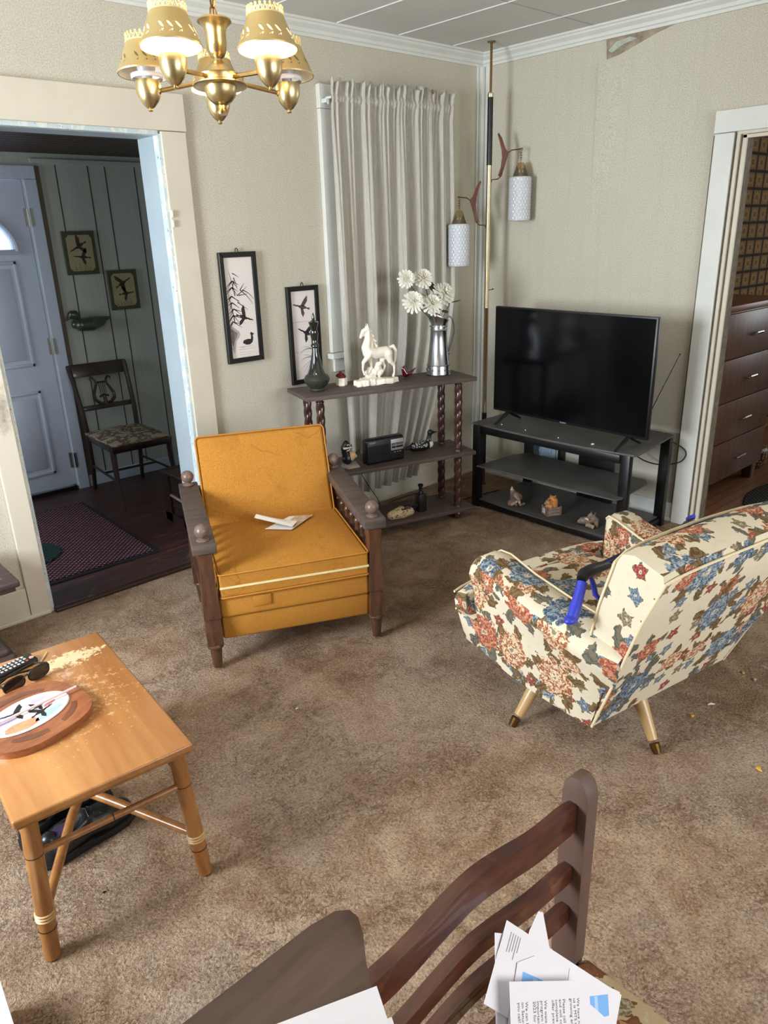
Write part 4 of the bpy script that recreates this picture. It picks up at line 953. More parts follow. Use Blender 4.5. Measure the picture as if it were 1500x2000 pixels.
# ------------------------------------------------------------------ framed duck panels
def strokes(b, M, segs, z, w=.0016):
    for P in segs:
        n = len(P)
        L_, R_ = [], []
        for i, p in enumerate(P):
            q0 = P[max(i - 1, 0)]; q1 = P[min(i + 1, n - 1)]; dx, dy = q1[0] - q0[0], q1[1] - q0[1]; l = math.hypot(dx, dy) or 1
            ww = w * (1 - .75 * i / (n - 1)); L_.append((p[0] - dy / l * ww, p[1] + dx / l * ww)); R_.append((p[0] + dy / l * ww, p[1] - dx / l * ww))
        b.prism(L_ + R_[::-1], z, z + .0002, M)
def blade(x, y, a, l, curve=0, n=6):
    P = []; a = math.radians(a)
    for i in range(n): P.append((x, y)); x += l / (n - 1) * math.cos(a); y += l / (n - 1) * math.sin(a); a += curve / n
    return P
def frame(x0, z0, x1, z1, y, w, label, group=None, name='framed_picture'):
    f = thing(name, label, 'picture', ((x0 + x1) / 2, y, (z0 + z1) / 2), 0, group)
    W, H = (x1 - x0) / 2, (z1 - z0) / 2; M = Matrix(((1, 0, 0, 0), (0, 0, -1, 0), (0, 1, 0, 0), (0, 0, 0, 1)))
    b = B()
    for p in ([(-W, -H), (W, -H), (W - w, -H + w), (-W + w, -H + w)], [(W, -H), (W, H), (W - w, H - w), (W - w, -H + w)], [(W, H), (-W, H), (-W + w, H - w), (W - w, H - w)], [(-W, H), (-W, -H), (-W + w, -H + w), (-W + w, H - w)]): b.prism(p, .001, .020, M, bev=.002, seg=1)
    b.build('frame', BLACKFR, f)
    b = B(); b.prism([(-W + w * .8, -H + w * .8), (W - w * .8, -H + w * .8), (W - w * .8, H - w * .8), (-W + w * .8, H - w * .8)], .001, .010, M); art = b.build('art_panel', ARTP, f, smooth=0)
    b = B(); b.tube([(-.008, -.012, H + .001), (-.006, -.012, H + .012), (0, -.012, H + .018), (.006, -.012, H + .012), (.008, -.012, H + .001)], .0025, 6); b.build('hanging_loop', BLACKFR, f)
    return f, art, M, W - w, H - w
f1, art, M, W, H = frame(-1.888, .978, -1.682, 1.500, -.002, .024, 'larger black-framed duck print with bamboo, left of the two on the wall')
b = B(); Z = .0101
S = [blade(-.030, .060, 100, .12, .1), blade(-.045, -.06, 98, .16, .1)]
for x, y in ((-.045, .10), (-.05, .06), (-.05, .03), (-.045, .0), (-.05, -.03), (-.055, -.06), (-.04, .13)):
    for a in (215, 235, 320, 335): S.append(blade(x, y, a + random.uniform(-10, 10), random.uniform(.04, .06), random.uniform(-.4, .4)))
S += [blade(-.035, .165, -25, .04, -.3), blade(-.03, .13, 250, .05, .3), blade(-.03, .145, 290, .05), blade(-.02, .06, 30, .07, .2), blade(.012, .085, -20, .08, -.9), blade(.0, .085, -35, .10, -.6), blade(-.02, .03, -35, .07), blade(-.01, .06, 10, .05, -.3), blade(0, .085, 50, .04)]
strokes(b, M, S, Z, .0026); bird(b, .008, -.045, .062, -.35, M, Z, wings=1)
b.mat(1)
b.prism([(-W, -.075), (-.05, -.09), (-.025, -.11), (-.02, -.125), (-.03, -.14), (-.045, -.155), (-.055, -.19), (-.06, -.215), (-.075, -.19), (-W, -.15)], Z, Z + .0001, M)
b.mat(2); b.prism([(-W, -.085), (-.06, -.10), (-.035, -.115), (-.04, -.135), (-.055, -.15), (-.065, -.18), (-W, -.15)], Z + .0001, Z + .0003, M)
b.mat(0); b.prism([(-.01, -.168), (-.005, -.155), (.02, -.150), (.038, -.152), (.040, -.135), (.036, -.125), (.042, -.118), (.052, -.124), (.060, -.128), (.050, -.134), (.052, -.15), (.046, -.168), (.03, -.178), (.01, -.178)], Z, Z + .0003, M)
b.mat(1)
strokes(b, M, [blade(-.035, -.185 - .013 * k, random.uniform(-4, 6), random.uniform(.07, .11), .1) for k in range(5)] + [blade(-.02, -.19, 10, .07, -.2)], Z, .0012); b.mat(3); strokes(b, M, [[(-W, -.071), (W, -.071)]], Z, .0007)
lab(b.build('ink_painting', [INK, INKL, INKG, INKL], art, smooth=0), 'ink painting of bamboo, a flying duck and a swimming duck')
f2, art, M, W, H = frame(-1.514, .817, -1.311, 1.320, -.002, .024, 'black-framed print of two flying ducks behind the tall dark decanter')
b = B(); bird(b, -.006, .145, .068, .25, M, Z, flip=-1); b.mat(2); bird(b, .012, .010, .066, .45, M, Z, flip=-1)
b.mat(1); S = []
for a, l, c_ in ((165, .08, 1.2), (150, .07, .9), (20, .05, -.5), (170, .09, 1.4)): S.append(blade(.04, -.075, a, l, c_)); S.append(blade(.045, -.12, a, l, c_ * .8))
for a in (200, 215, 228): S.append(blade(.045, -.13, a, .09, .5))
strokes(b, M, S, Z, .0016); b.mat(1); strokes(b, M, [[(-W, .072), (W, .072)]], Z, .0007); strokes(b, M, [[(-W, -.085), (W, -.085)]], Z, .0005)
lab(b.build('ink_painting', [INKM, INKG, INK], art, smooth=0), 'ink painting of two flying ducks over grass')

# ------------------------------------------------------------------ twisted-post shelf
SZ = [.055, .385, .800]; SA = -16.3; SO = (-1.161, -.3495)
sh = thing('display_shelf', 'three-tier dark wooden shelf with barley-twist posts under the curtain', 'shelf', (SO[0], SO[1], 0), SA)
def SW(x, y, z=0):
    v = T(SO[0], SO[1], 0) @ RZ(SA) @ Vector((x, y, z)); return (v.x, v.y, v.z)
def SL(x, y):
    v = (T(SO[0], SO[1], 0) @ RZ(SA)).inverted() @ Vector((x, y, 0)); return (v.x, v.y)
hl, hd = .492, .146
for z in SZ:
    b = B(); b.box(-hl, hl, -hd, hd, z, z + .021, .002); b.build('shelf_board', DKBROWN, sh)
def twist(x, y, z0, z1, rad=.0215, turns=3.1):
    b = B(); n = 90; seg = 20; rings = []; H = z1 - z0
    for i in range(n + 1):
        t = i / n; z = z0 + H * t; e = min(t, 1 - t)
        ring_ = []
        for k in range(seg):
            a = 2 * PI * k / seg
            if e < .055: r = rad * (1.0 if e < .02 else .78 if e < .035 else 1.05)
            else: r = rad * (.80 + .24 * abs(math.cos(a - t * turns * 2 * PI * H / .36)) ** .7)
            ring_.append(b.bm.verts.new((x + r * math.cos(a), y + r * math.sin(a), z)))
        rings.append(ring_)
    for i in range(n):
        for k in range(seg): b.bm.faces.new([rings[i][k], rings[i][(k + 1) % seg], rings[i + 1][(k + 1) % seg], rings[i + 1][k]])
    b.bm.faces.new(rings[0][::-1]); b.bm.faces.new(rings[-1]); return b.build('twisted_post', DKTURN, sh, smooth=60)
for sx in (-1, 1):
    for sy in (-1, 1):
        x, y = sx * .405, sy * .093
        twist(x, y, SZ[0] + .021, SZ[1]); twist(x, y, SZ[1] + .021, SZ[2])
        B().lathe([(.012, 0), (.022, .008), (.026, .025), (.024, .042), (.015, .052), (.018, .056)], (x, y, 0), 18).build('foot', DKTURN, sh)
ZT1, ZT2, ZT3 = SZ[2] + .021, SZ[1] + .021, SZ[0] + .021
# tall decanter
v = thing('decanter', 'tall dark olive glass genie decanter with a pointed stopper', 'decanter', (-1.518, -.235, ZT1))
B().lathe([(.034, 0), (.040, .004), (.036, .012), (.052, .028), (.064, .046), (.066, .058), (.058, .074), (.046, .084)], seg=32).build('base', GREENTX, v)
B().lathe([(.046, .083), (.034, .115), (.024, .16), (.017, .195), (.016, .215), (.021, .222), (.021, .228), (.016, .236), (.017, .262), (.021, .28), (.019, .298)], seg=32).build('neck', GREENGL, v)
B().lathe([(.012, .296), (.017, .312), (.025, .336), (.026, .341), (.014, .345), (.007, .352), (.0085, .362), (.0015, .385)], seg=28).build('stopper', GREENGL, v)
# little planter
c = thing('planter', 'small white hexagonal pot of dried dark red flowers', 'plant pot', (-1.365, -.245, ZT1), 20)
B().lathe([(.021, 0), (.029, .006), (.030, .042), (.026, .044)], seg=6).build('pot', PORC, c, smooth=0)
b = B(); rr = random.Random(5)
for k in range(46):
    a = rr.uniform(0, 6.28); q = rr.uniform(0, .024); b.ball((q * math.cos(a) - .004, q * math.sin(a), .050 + rr.uniform(-.006, .026) * (1 - q / .03)), rr.uniform(.004, .007), seg=6)
b.build('dried_flowers', plain('dark_red_dried_flower', (96, 22, 30), .8, var=.35, vscale=120), c)

# rearing horse figurine: x towards tail, -x head
hs = thing('horse_figurine', 'ivory white prancing horse figurine on a rocky base', 'figurine', (-1.205, -.355, ZT1), -16)
k = 1.04
def H_(x, y, z): return (x * k, y * k, z * k)
caps = [
 # barrel
 (H_(-.050, 0, .165), .030, H_(-.01, 0, .155), .029), (H_(-.01, 0, .155), .029, H_(.045, 0, .158), .030), (H_(.045, 0, .158), .030, H_(.058, 0, .150), .026),
 # chest and neck
 (H_(-.052, 0, .160), .030, H_(-.062, 0, .185), .026), (H_(-.062, 0, .185), .026, H_(-.052, 0, .225), .019), (H_(-.052, 0, .225), .019, H_(-.050, 0, .268), .014), (H_(-.035, 0, .195), .016, H_(-.038, 0, .245), .010),
 # head
 (H_(-.052, 0, .276), .014, H_(-.075, 0, .268), .012), (H_(-.075, 0, .268), .0115, H_(-.088, 0, .246), .0075), (H_(-.088, 0, .246), .0075, H_(-.090, 0, .238), .007), (H_(-.062, 0, .262), .010, H_(-.078, 0, .246), .006),
 (H_(-.052, .007, .285), .005, H_(-.055, .009, .304), .002), (H_(-.052, -.007, .285), .005, H_(-.055, -.009, .304), .002),
 # front leg raised
 (H_(-.055, -.014, .150), .017, H_(-.088, -.016, .118), .010), (H_(-.088, -.016, .118), .009, H_(-.092, -.016, .082), .0055), (H_(-.092, -.016, .082), .0055, H_(-.082, -.016, .058), .007),
 # other front leg
 (H_(-.045, .010, .150), .018, H_(-.035, .010, .105), .010), (H_(-.035, .010, .105), .009, H_(-.030, .008, .066), .0055), (H_(-.030, .008, .066), .0055, H_(-.028, .008, .040), .008),
 # hind legs
 (H_(.050, -.014, .150), .026, H_(.062, -.014, .112), .015), (H_(.062, -.014, .112), .013, H_(.084, -.014, .088), .0085), (H_(.084, -.014, .088), .0075, H_(.084, -.014, .052), .0055), (H_(.084, -.014, .052), .0055, H_(.078, -.014, .035), .008),
 (H_(.042, .014, .145), .024, H_(.028, .014, .110), .014), (H_(.028, .014, .110), .012, H_(.045, .014, .085), .008), (H_(.045, .014, .085), .007, H_(.036, .014, .060), .0055), (H_(.036, .014, .060), .0055, H_(.026, .014, .048), .007),
 # tail
 (H_(.068, 0, .178), .008, H_(.088, 0, .182), .010), (H_(.088, 0, .182), .010, H_(.100, 0, .160), .011), (H_(.100, 0, .160), .011, H_(.098, 0, .120), .009), (H_(.098, 0, .120), .009, H_(.090, 0, .085), .005)]
blob('horse_body', caps, PORC, hs, .0032, smooth_it=3)
mane = []
for i in range(9):
    z = .285 - i * .012; x = -.040 + .004 * i - (.004 if i < 3 else 0); mane.append((H_(x - .004, 0, z), .006, H_(x + .010 + .002 * (i % 3), .004 * (-1) ** i, z - .010), .0035))
mane += [(H_(-.058, 0, .290), .005, H_(-.068, 0, .278), .003)]
blob('mane', mane, PORC, hs, .003, smooth_it=2)
rk = []
rr = random.Random(11)
def slabs(b):
    for n_ in range(34):
        x = rr.uniform(-.105, .105); w_ = rr.uniform(.020, .036); hgt = rr.uniform(.012, .030) + .014 * max(0, 1 - abs(x + .05) / .07)
        M_ = T(x, rr.uniform(-.014, .014), 0) @ RZ(rr.uniform(-25, 25)) @ RY(rr.uniform(-9, 9)); y = rr.uniform(.016, .028)
        b.box(-w_, w_, -y, y, 0, hgt, .004, 1, M=M_)
for q in ((-.055, .008, .040, .018), (-.035, .014, .052, .020), (-.015, .012, .064, .021), (.0, .012, .080, .019), (.010, .010, .058, .020), (.004, .006, .100, .016), (-.06, .01, .062, .015), (-.045, .012, .080, .013)): rk.append(((q[0], q[1], q[2]), q[3], (q[0] + .010, q[1] - .003, q[2] + .006), q[3] * .75))
blob('rocky_base', rk, PORC, hs, .0028, smooth_it=2, extra=slabs)
# ruby glass bird
rb = thing('glass_bird', 'small ruby red glass bird behind the horse', 'figurine', (-.985, -.345, ZT1), -10)
blob('body', [((-.026, 0, .052), .011, (-.022, 0, .044), .012), ((-.022, 0, .044), .013, (-.008, 0, .024), .021), ((-.008, 0, .024), .021, (.018, 0, .024), .013), ((.018, 0, .024), .012, (.058, 0, .048), .0025), ((-.028, 0, .056), .005, (-.040, 0, .058), .0015), ((-.020, 0, .062), .005, (-.012, 0, .070), .002)], REDGL, rb, .0028)
# galvanised pitcher
pt = thing('metal_pitcher', 'galvanised steel pitcher holding white flowers at the right end of the shelf', 'pitcher', (-.80, -.405, ZT1), -15)
prof = [(.066, 0), (.068, .004), (.066, .010), (.064, .050), (.063, .053), (.061, .056), (.046, .19), (.0435, .240), (.0445, .243), (.043, .246), (.041, .272), (.050, .300), (.056, .312)]
b = B(); b.lathe(prof, seg=40, cap=False); b.lathe([(.0001, .003), (.066, .003)], seg=40, cap=False)
for v_ in b.bm.verts:
    if v_.co.z > .29: v_.co.x -= .020 * (1 if v_.co.x < 0 else 0) * (-v_.co.x / .056); v_.co.z += .020 * (-v_.co.x / .05)
b.build('body', SILVER, pt, smooth=40, solid=-.0012)
for pr_ in ([(.0662, .052), (.0672, .054), (.0662, .056)], [(.0445, .238), (.0458, .241), (.0445, .244)]):
    b = B(); b.lathe(pr_, seg=36); b.build('band', SILVER, pt)
b = B()
for i in range(12):
    a = 2 * PI * i / 12; b.ball((.0655 * math.cos(a), .0655 * math.sin(a), .030), .0052, seg=8)
for i in range(8):
    a = 2 * PI * i / 8 + .25; b.ball((.0435 * math.cos(a), .0435 * math.sin(a), .262), .0055, seg=8)
lab(b.build('rivets', SILVER, pt), 'domed rivets'); 
b = B(); P = [(.048, 0, .296), (.068, 0, .308), (.088, 0, .292), (.100, 0, .255), (.098, 0, .215), (.082, 0, .165), (.064, 0, .120), (.058, 0, .106)]
for (p, q) in zip(P[:-1], P[1:]): b.hexa([(p[0], -.009, p[2]), (q[0], -.009, q[2]), (q[0], .009, q[2]), (p[0], .009, p[2]), (p[0] + .002, -.009, p[2] + .003), (q[0] + .003, -.009, q[2] + .001), (q[0] + .003, .009, q[2] + .001), (p[0] + .002, .009, p[2] + .003)])
hd_ = b.build('handle', SILVER, pt); b = B(); b.ball((.062, 0, .112), .013, (.7, 1, .9), 10); b.build('handle_rivet', SILVER, hd_)
# flowers
def flower(loc, r, tx, ty, label, seed):
    f = thing('silk_flower', label, 'flower', loc, 0, None); f.rotation_euler = (math.radians(tx), math.radians(ty), 0)
    rr = random.Random(seed); b = B()
    for ring_, (n, rad, z, tilt, w) in enumerate(((15, r, -.010, -8, .15), (15, r * .94, -.003, 8, .15), (14, r * .84, .004, 24, .15), (12, r * .72, .010, 38, .16), (10, r * .56, .015, 52, .17), (8, r * .38, .018, 66, .2))):
        for i in range(n):
            a = 2 * PI * i / n + ring_ * .3 + rr.uniform(-.08, .08); M_ = RZ(math.degrees(a)) @ T(0, 0, z) @ RY(-tilt + rr.uniform(-8, 8))
            pl = [(.15 * rad, -.05 * rad), (.60 * rad, -w * rad * .6), (.86 * rad, -w * rad * .85), (.97 * rad, -w * rad * .5), (1.0 * rad, 0), (.97 * rad, w * rad * .5), (.86 * rad, w * rad * .85), (.60 * rad, w * rad * .6), (.15 * rad, .05 * rad)]
            b.prism(pl, 0, .0010, M_)
    b.build('petals', PETAL, f, smooth=20)
    b = B(); b.ball((0, 0, .014), r * .18, (1, 1, .6), 10); b.build('flower_centre', FCTR, f)
    return f
PX, PY, PZ = -.80, -.405, ZT1 + .30
FL = [((-1.005, -.375, 1.340), .050, 70, -50, 'small white silk flower turned sideways, highest at the left of the bunch', 1), ((-.895, -.385, 1.335), .058, 50, -8, 'white silk flower at the top middle of the bunch in the metal pitcher', 2), ((-.985, -.405, 1.225), .062, 60, -35, 'white silk flower lowest at the left of the bunch', 3), ((-.895, -.450, 1.205), .062, 48, -6, 'white silk flower lowest, just over the pitcher rim', 4), ((-.805, -.450, 1.255), .068, 52, 22, 'largest white silk flower, at the right of the bunch', 5)]
for q in FL:
    f = flower(*q); f.location.z -= .0
    b = B(); s0 = Vector((PX, PY, PZ - .05)); e = Vector(q[0]); mid_ = (s0 + e) / 2 + Vector((0, .01, .01)); inv = f.matrix_basis.inverted() if False else (Matrix.Translation(f.location) @ f.rotation_euler.to_matrix().to_4x4()).inverted()
    b.tube([inv @ s0, inv @ mid_, inv @ (e + Vector((0, 0, -.005)))], .0022, 6); b.build('stem', LEAFG, f)
for i, (p, a, t_, ln) in enumerate((((-.875, -.41, 1.235), 150, 30, 'left'), ((-.835, -.40, 1.262), 60, 50, 'upper'), ((-.80, -.44, 1.17), 240, -10, 'lower'), ((-.86, -.43, 1.19), 200, -20, 'low left'), ((-.735, -.43, 1.20), -20, 10, 'right'))):
    b = B(); M_ = T(*p) @ RZ(a) @ RY(-t_); pl = [(0, 0), (.018, -.014), (.040, -.017), (.060, -.008), (.070, 0), (.060, .008), (.040, .017), (.018, .014)]
    b.prism(pl, 0, .0008, M_); b.tube([M_ @ Vector((0, 0, 0)), Vector((PX, PY, PZ - .04))], .0015, 5)
    tag(b.build('silk_leaf', LEAFG, smooth=0), 'dark green silk leaf among the flowers in the pitcher', 'leaf', 'silk leaves in the pitcher')

# ---- middle shelf
rd = thing('radio', 'black portable radio with a silver tuning dial on the middle shelf', 'radio', (-1.212, -.385, ZT2), -12)
b = B(); b.hexa([(-.118, -.033, .0), (.118, -.033, .0), (.118, .033, 0), (-.118, .033, 0), (-.118, -.026, .135), (.118, -.026, .135), (.118, .030, .135), (-.118, .030, .135)], .014, 4); b.build('case', BLKPL, rd)
def face(z): return -.033 + .007 * z / .135
MR = T(0, -.0338, 0) @ RX(90 - 2.97)
b = B(); b.box(.030, .108, -.0028, .004, .060, .120, .0008, M=T(0, -.0305, 0)); dl = b.build('dial_panel', plain('silver_dial', (168, 168, 170), .4, .3), rd)
b = B()
for z in (.072, .088): b.box(.034, .104, -.0345, -.0325, z, z + .011)
b.build('tuning_scale', BLKPL, dl, smooth=0)
b = B(); b.box(.058, .0592, -.0352, -.034, .068, .102)
for i in range(9): b.box(.038 + i * .0072, .0415 + i * .0072, -.0352, -.034, .0915, .0945)
b.build('scale_marks', BTN, dl, smooth=0)
for x in (.050, .068, .084):
    B().box(x, x + .008, -.0345, -.030, .047, .051, .001).build('switch', NICKEL, rd)
text('maker_lettering', 'SONY', .013, Matrix(((1, 0, 0, -.098), (0, 0, 1, -.0292), (0, 1, 0, .112), (0, 0, 0, 1))), BTN, rd, .0012)
b = B(); b.box(-.105, .02, -.031, -.028, .015, .10, .003); b.build('speaker_grille', plain('black_grille', (10, 10, 10), .8), rd)
# wood duck looking up, at the left of the shelf
wd = thing('duck_figurine', 'carved wood duck figurine with white throat on a grey driftwood base', 'figurine', (-1.425, -.335, ZT2), -5)
def pw(c):
    x, y, z = c
    if x > .004 and y < .004 and .035 < z < .095 and (z - .065) ** 2 / .0009 + (x - .028) ** 2 / .0007 < 1: return 1
    if x > .02 and z < .060 and y < .012: return 2
    if y < -.012 and .108 < z < .112 + .004: return 2
    return 0
blob('body', [((.0, 0, .048), .030, (.028, 0, .062), .026), ((.028, 0, .062), .022, (.056, .004, .052), .010), ((.0, 0, .06), .026, (-.012, 0, .095), .020), ((-.012, 0, .095), .020, (-.004, -.004, .125), .019), ((-.018, .0, .11), .018, (-.004, 0, .135), .015), ((-.004, -.008, .118), .012, (.020, -.014, .106), .006)], [DUCKB, DUCKT, DUCKW], wd, .0035, paint=pw)
B().tube([(-.012, -.022, .128), (-.004, -.0245, .131), (.006, -.021, .124)], .0022, 6).build('eye_stripe', DUCKW, wd)
B().tube([(-.014, -.020, .098), (-.002, -.0215, .098), (.008, -.017, .104)], .0028, 6).build('cheek_stripe', DUCKW, wd)
B().tube([(.040, .0, .050), (.058, .002, .066), (.070, .004, .082)], [.007, .006, .002], 6).build('wing_tip', DUCKB, wd)
B().tube([(.025, .008, .085), (.034, .008, .105), (.037, .010, .120)], [.008, .006, .002], 6).build('wing_tip', DUCKB, wd)
b = B(); b.hexa([(-.02, -.035, 0), (.055, -.045, 0), (.075, .02, 0), (-.03, .03, 0), (-.015, -.03, .018), (.045, -.035, .014), (.062, .015, .022), (-.02, .025, .024)], .004); b.build('driftwood_base', plain('grey_driftwood', (150, 138, 126), .7, var=.2, vscale=60), wd)
# loon decoy
ld = thing('loon_decoy', 'black and white checkered loon decoy behind the right post', 'decoy', (-.945, -.395, ZT2), -22)
def pl_(c):
    x, y, z = c
    if x > .055 and z < .052 and y < .01: return 2
    if -.055 < x < .035 and z > .026: return 1
    return 0
blob('body', [((-.065, 0, .026), .012, (-.035, 0, .028), .026), ((-.035, 0, .028), .027, (.030, 0, .030), .029), ((.030, 0, .030), .029, (.062, 0, .034), .022), ((-.10, 0, .018), .004, (-.065, 0, .026), .012)], [DUCKB, SPECK, DUCKW], ld, .0035, paint=pl_)
blob('head', [((.052, 0, .045), .016, (.060, 0, .085), .012), ((.060, 0, .085), .012, (.064, 0, .102), .016), ((.064, 0, .102), .014, (.082, 0, .100), .009), ((.082, 0, .100), .007, (.112, 0, .100), .002)], DUCKB, ld, .003)
B().lathe([(.0155, 0), (.0165, .005), (.0155, .010)], (.054, 0, .058), 16).build('neck_band', SPECK, ld)
# ---- bottom shelf
dc = thing('duck_decoy', 'pale carved sleeping duck decoy with dark flecks on the bottom shelf', 'decoy', (-1.13, -.455, ZT3), -10)
blob('body', [((-.085, 0, .026), .026, (-.02, 0, .030), .036), ((-.02, 0, .030), .037, (.035, 0, .024), .026), ((.035, 0, .022), .022, (.055, 0, .018), .012)], CARVED, dc, .004, paint=lambda c: 0)
blob('tail', [((.035, .012, .020), .020, (.085, .018, .036), .012), ((.085, .018, .036), .012, (.125, .02, .050), .004)], DUCKB, dc, .004)
b = B(); b.prism([(-.025, -.020), (.030, -.016), (.038, .012), (-.018, .012)], 0, .002, T(-.01, -.012, .060) @ RX(18)); b.mat(1)
for i in range(4):
    for j in range(2): b.prism([(-.016 + i * .012, -.012 + j * .010), (-.011 + i * .012, -.012 + j * .010), (-.011 + i * .012, -.009 + j * .010), (-.016 + i * .012, -.009 + j * .010)], .002, .0026, T(-.01, -.012, .060) @ RX(18))
lab(b.build('wing_patch', [DUCKB, DUCKW], dc, smooth=0), 'black wing patch with white marks')
bt = thing('bottle', 'small square black bottle standing on the bottom shelf', 'bottle', (-.998, -.452, ZT3), -16)
b = B(); b.box(-.025, .025, -.025, .025, 0, .105, .005, 3); b.build('body', BLKPL, bt)
B().lathe([(.020, .103), (.012, .112), (.0105, .125), (.0105, .145), (.015, .147), (.0155, .158), (.012, .160)], seg=20).build('neck', BLKPL, bt)
# radio cord
def cable(name, pts, label, r=.0022, n=6):
    P = [Vector(p) for p in pts]; Q = []
    for i in range(len(P) - 1):
        p0 = P[max(i - 1, 0)]; p1 = P[i]; p2 = P[i + 1]; p3 = P[min(i + 2, len(P) - 1)]
        for k_ in range(n):
            t = k_ / n; Q.append(.5 * ((2 * p1) + (-p0 + p2) * t + (2 * p0 - 5 * p1 + 4 * p2 - p3) * t * t + (-p0 + 3 * p1 - 3 * p2 + p3) * t ** 3))
    Q.append(P[-1]); b = B(); b.tube(Q, r, 7); return tag(b.build(name, CABLE), label, 'cable')
cable('cable', [(-1.22, -.19, ZT2 + .03), (-1.20, -.165, .36), (-1.185, -.16, .28), (-1.12, -.15, .18), (-1.07, -.16, .10), (-1.02, -.15, .03), (-.85, -.07, .006), (-.60, -.08, .006)], 'thin black cord dropping from the radio behind the shelf')

# ------------------------------------------------------------------ television stand and television
ts = thing('television_stand', 'black metal and dark glass three-tier television stand', 'tv stand', (-.32, -.965, 0), 0)
def top_poly(f, s_): return
P0 = [(-.255, .52), (-.225, .50), (-.275, .20), (-.285, 0), (-.275, -.25), (-.245, -.505), (-.215, -.525), (.255, -.475), (.255, .30), (.19, .52)]
b = B(); b.prism([(-.245, .515), (-.262, .25), (-.268, 0), (-.262, -.25), (-.235, -.525), (-.205, -.535), (.256, -.478), (.27, -.44), (.27, .44), (.22, .52)], .500, .510, bev=.002); b.build('top_shelf', SHELFG, ts)
b = B(); b.prism([(-.315, .415), (-.300, .20), (-.302, -.2), (-.292, -.475), (-.25, -.490), (.048, -.463), (.10, -.42), (.10, .36), (0, .40)], .274, .282, bev=.0015); b.build('middle_shelf', SHELFG, ts)
b = B(); b.prism([(-.245, .455), (-.262, .2), (-.262, -.2), (-.245, -.46), (.22, -.46), (.22, .455)], .045, .053, bev=.0015); b.build('bottom_shelf', SHELFG, ts)
for (x, y) in ((-.235, .475), (-.215, -.478), (.215, .44), (.215, -.462)):
    b = B(); b.box(x - .018, x + .018, y - .026, y + .026, 0, .500, .003); b.build('upright', BLACKM, ts)
for x in (-.235, .22):
    b = B(); b.box(x - .012, x + .012, -.455, .455, .455, .499, .003); b.build('top_rail', BLACKM, ts)
    b = B(); b.box(x - .014, x + .014, -.455, .455, .008, .044, .003); b.build('bottom_rail', BLACKM, ts)
for y in (-.47, .46):
    b = B(); b.box(-.21, .21, y - .010, y + .010, .015, .044, .002); b.build('side_rail', BLACKM, ts)
b = B(); b.box(.19, .215, -.17, .06, .053, .500, .004); b.build('cable_spine', BLACKM, ts)
b = B(); b.lathe([(.030, .0), (.038, .002), (.042, .006), (.038, .010)], M=T(.186, -.045, .385) @ RY(-90), sx=.75, sy=1.6, cap=False, seg=28); b.mat(1); b.lathe([(.034, -.001), (.034, .004)], M=T(.186, -.045, .385) @ RY(-90), sx=.75, sy=1.6, seg=28); lab(b.build('cable_port', [BLKPL, plain('pale_wall_seen_through_port', (150, 144, 124), .7)], ts), 'oval cable opening in the spine')

tv = thing('television', 'large black flat screen television standing switched off on the stand', 'television', (-.442, -.998, .510), -2.6)
# local: screen faces -x, width along y
b = B(); b.box(-.006, .020, -.506, .506, .060, .652, .003); b.box(.018, .055, -.36, .36, .085, .42, .01); b.build('housing', BLKPL, tv)
b = B(); b.box(-.0085, -.0055, -.497, .497, .074, .643); b.build('screen', SCREEN, tv, smooth=0)
b = B(); b.box(-.009, -.005, -.020, .020, .0615, .0685, .0005); lab(b.build('maker_badge', plain('grey_badge', (110, 110, 112), .4), tv), 'small grey maker badge')
for y in (-.40, .40):
    b = B(); b.tube([(.01, y, .064), (-.02, y, .045), (-.105, y + .0, .006)], [.010, .011, .006], 8); b.tube([(.01, y, .064), (.04, y, .045), (.115, y, .006)], [.010, .011, .006], 8); b.build('foot', BLKPL, tv)
an = thing('tv_antenna', 'thin black rod antenna leaning behind the right side of the television', 'antenna', (-.20, -1.32, .5105))
b = B(); b.box(-.03, .03, -.03, .03, 0, .018, .004); b.build('base', BLKPL, an)
b = B(); b.tube([(0, 0, .016), (0, -.085, .235), (0, -.172, .447)], [.003, .002, .0015], 8); b.ball((0, -.172, .447), .004, seg=8); b.build('rod', BLKPL, an)
for i, (x, y) in enumerate(((-.50, -.62), (-.515, -.80), (-.53, -1.03))):
    tag(B().ball((x, y, .513), .0035, seg=8).build('crumb', CRUMB), ('small white crumb on the television stand top, leftmost of three', 'white crumb at the middle of the television stand top', 'faint white crumb at the front edge of the television stand top')[i], 'crumb')
tag(B().ball((-.52, -1.235, .514), .008, (1.4, 1, .6), 8).build('paper_scrap', CRUMB), 'small white scrap near the right foot of the television', 'scrap')
# raccoon and bear cub figurines
def facepaint(hx): return None
f = thing('raccoon_figurine', 'resin raccoon curled over its paws, leftmost figurine under the television', 'figurine', (-.50, -.735, .053), 15)
blob('body', [((.01, .005, .035), .030, (.0, -.01, .045), .032), ((.0, -.01, .045), .030, (-.02, -.012, .062), .022), ((-.02, -.012, .062), .020, (-.032, -.032, .048), .014), ((-.03, -.02, .012), .012, (-.01, .03, .012), .013), ((.0, .01, .06), .022, (.005, .02, .08), .014), ((-.035, -.040, .030), .010, (-.045, -.052, .018), .007), ((-.02, -.045, .012), .009, (.0, -.055, .012), .009)], FIGC, f, .0035)
B().tube([(-.008, .018, .086), (-.006, .020, .108)], [.012, .003], 8).build('ear', PINKL, f)
for y in (-.028, -.045): B().ball((-.046, y, .034), .007, seg=8).build('paw', DUCKT, f)
B().tube([(-.035, -.02, .026), (-.048, .002, .012), (-.04, .02, .010)], .010, 8).build('tail', FIGA, f)
f = thing('cubs_in_crate', 'resin figurine of amber cubs in a slatted crate, middle one under the television', 'figurine', (-.49, -.985, .053), -28)
b = B()
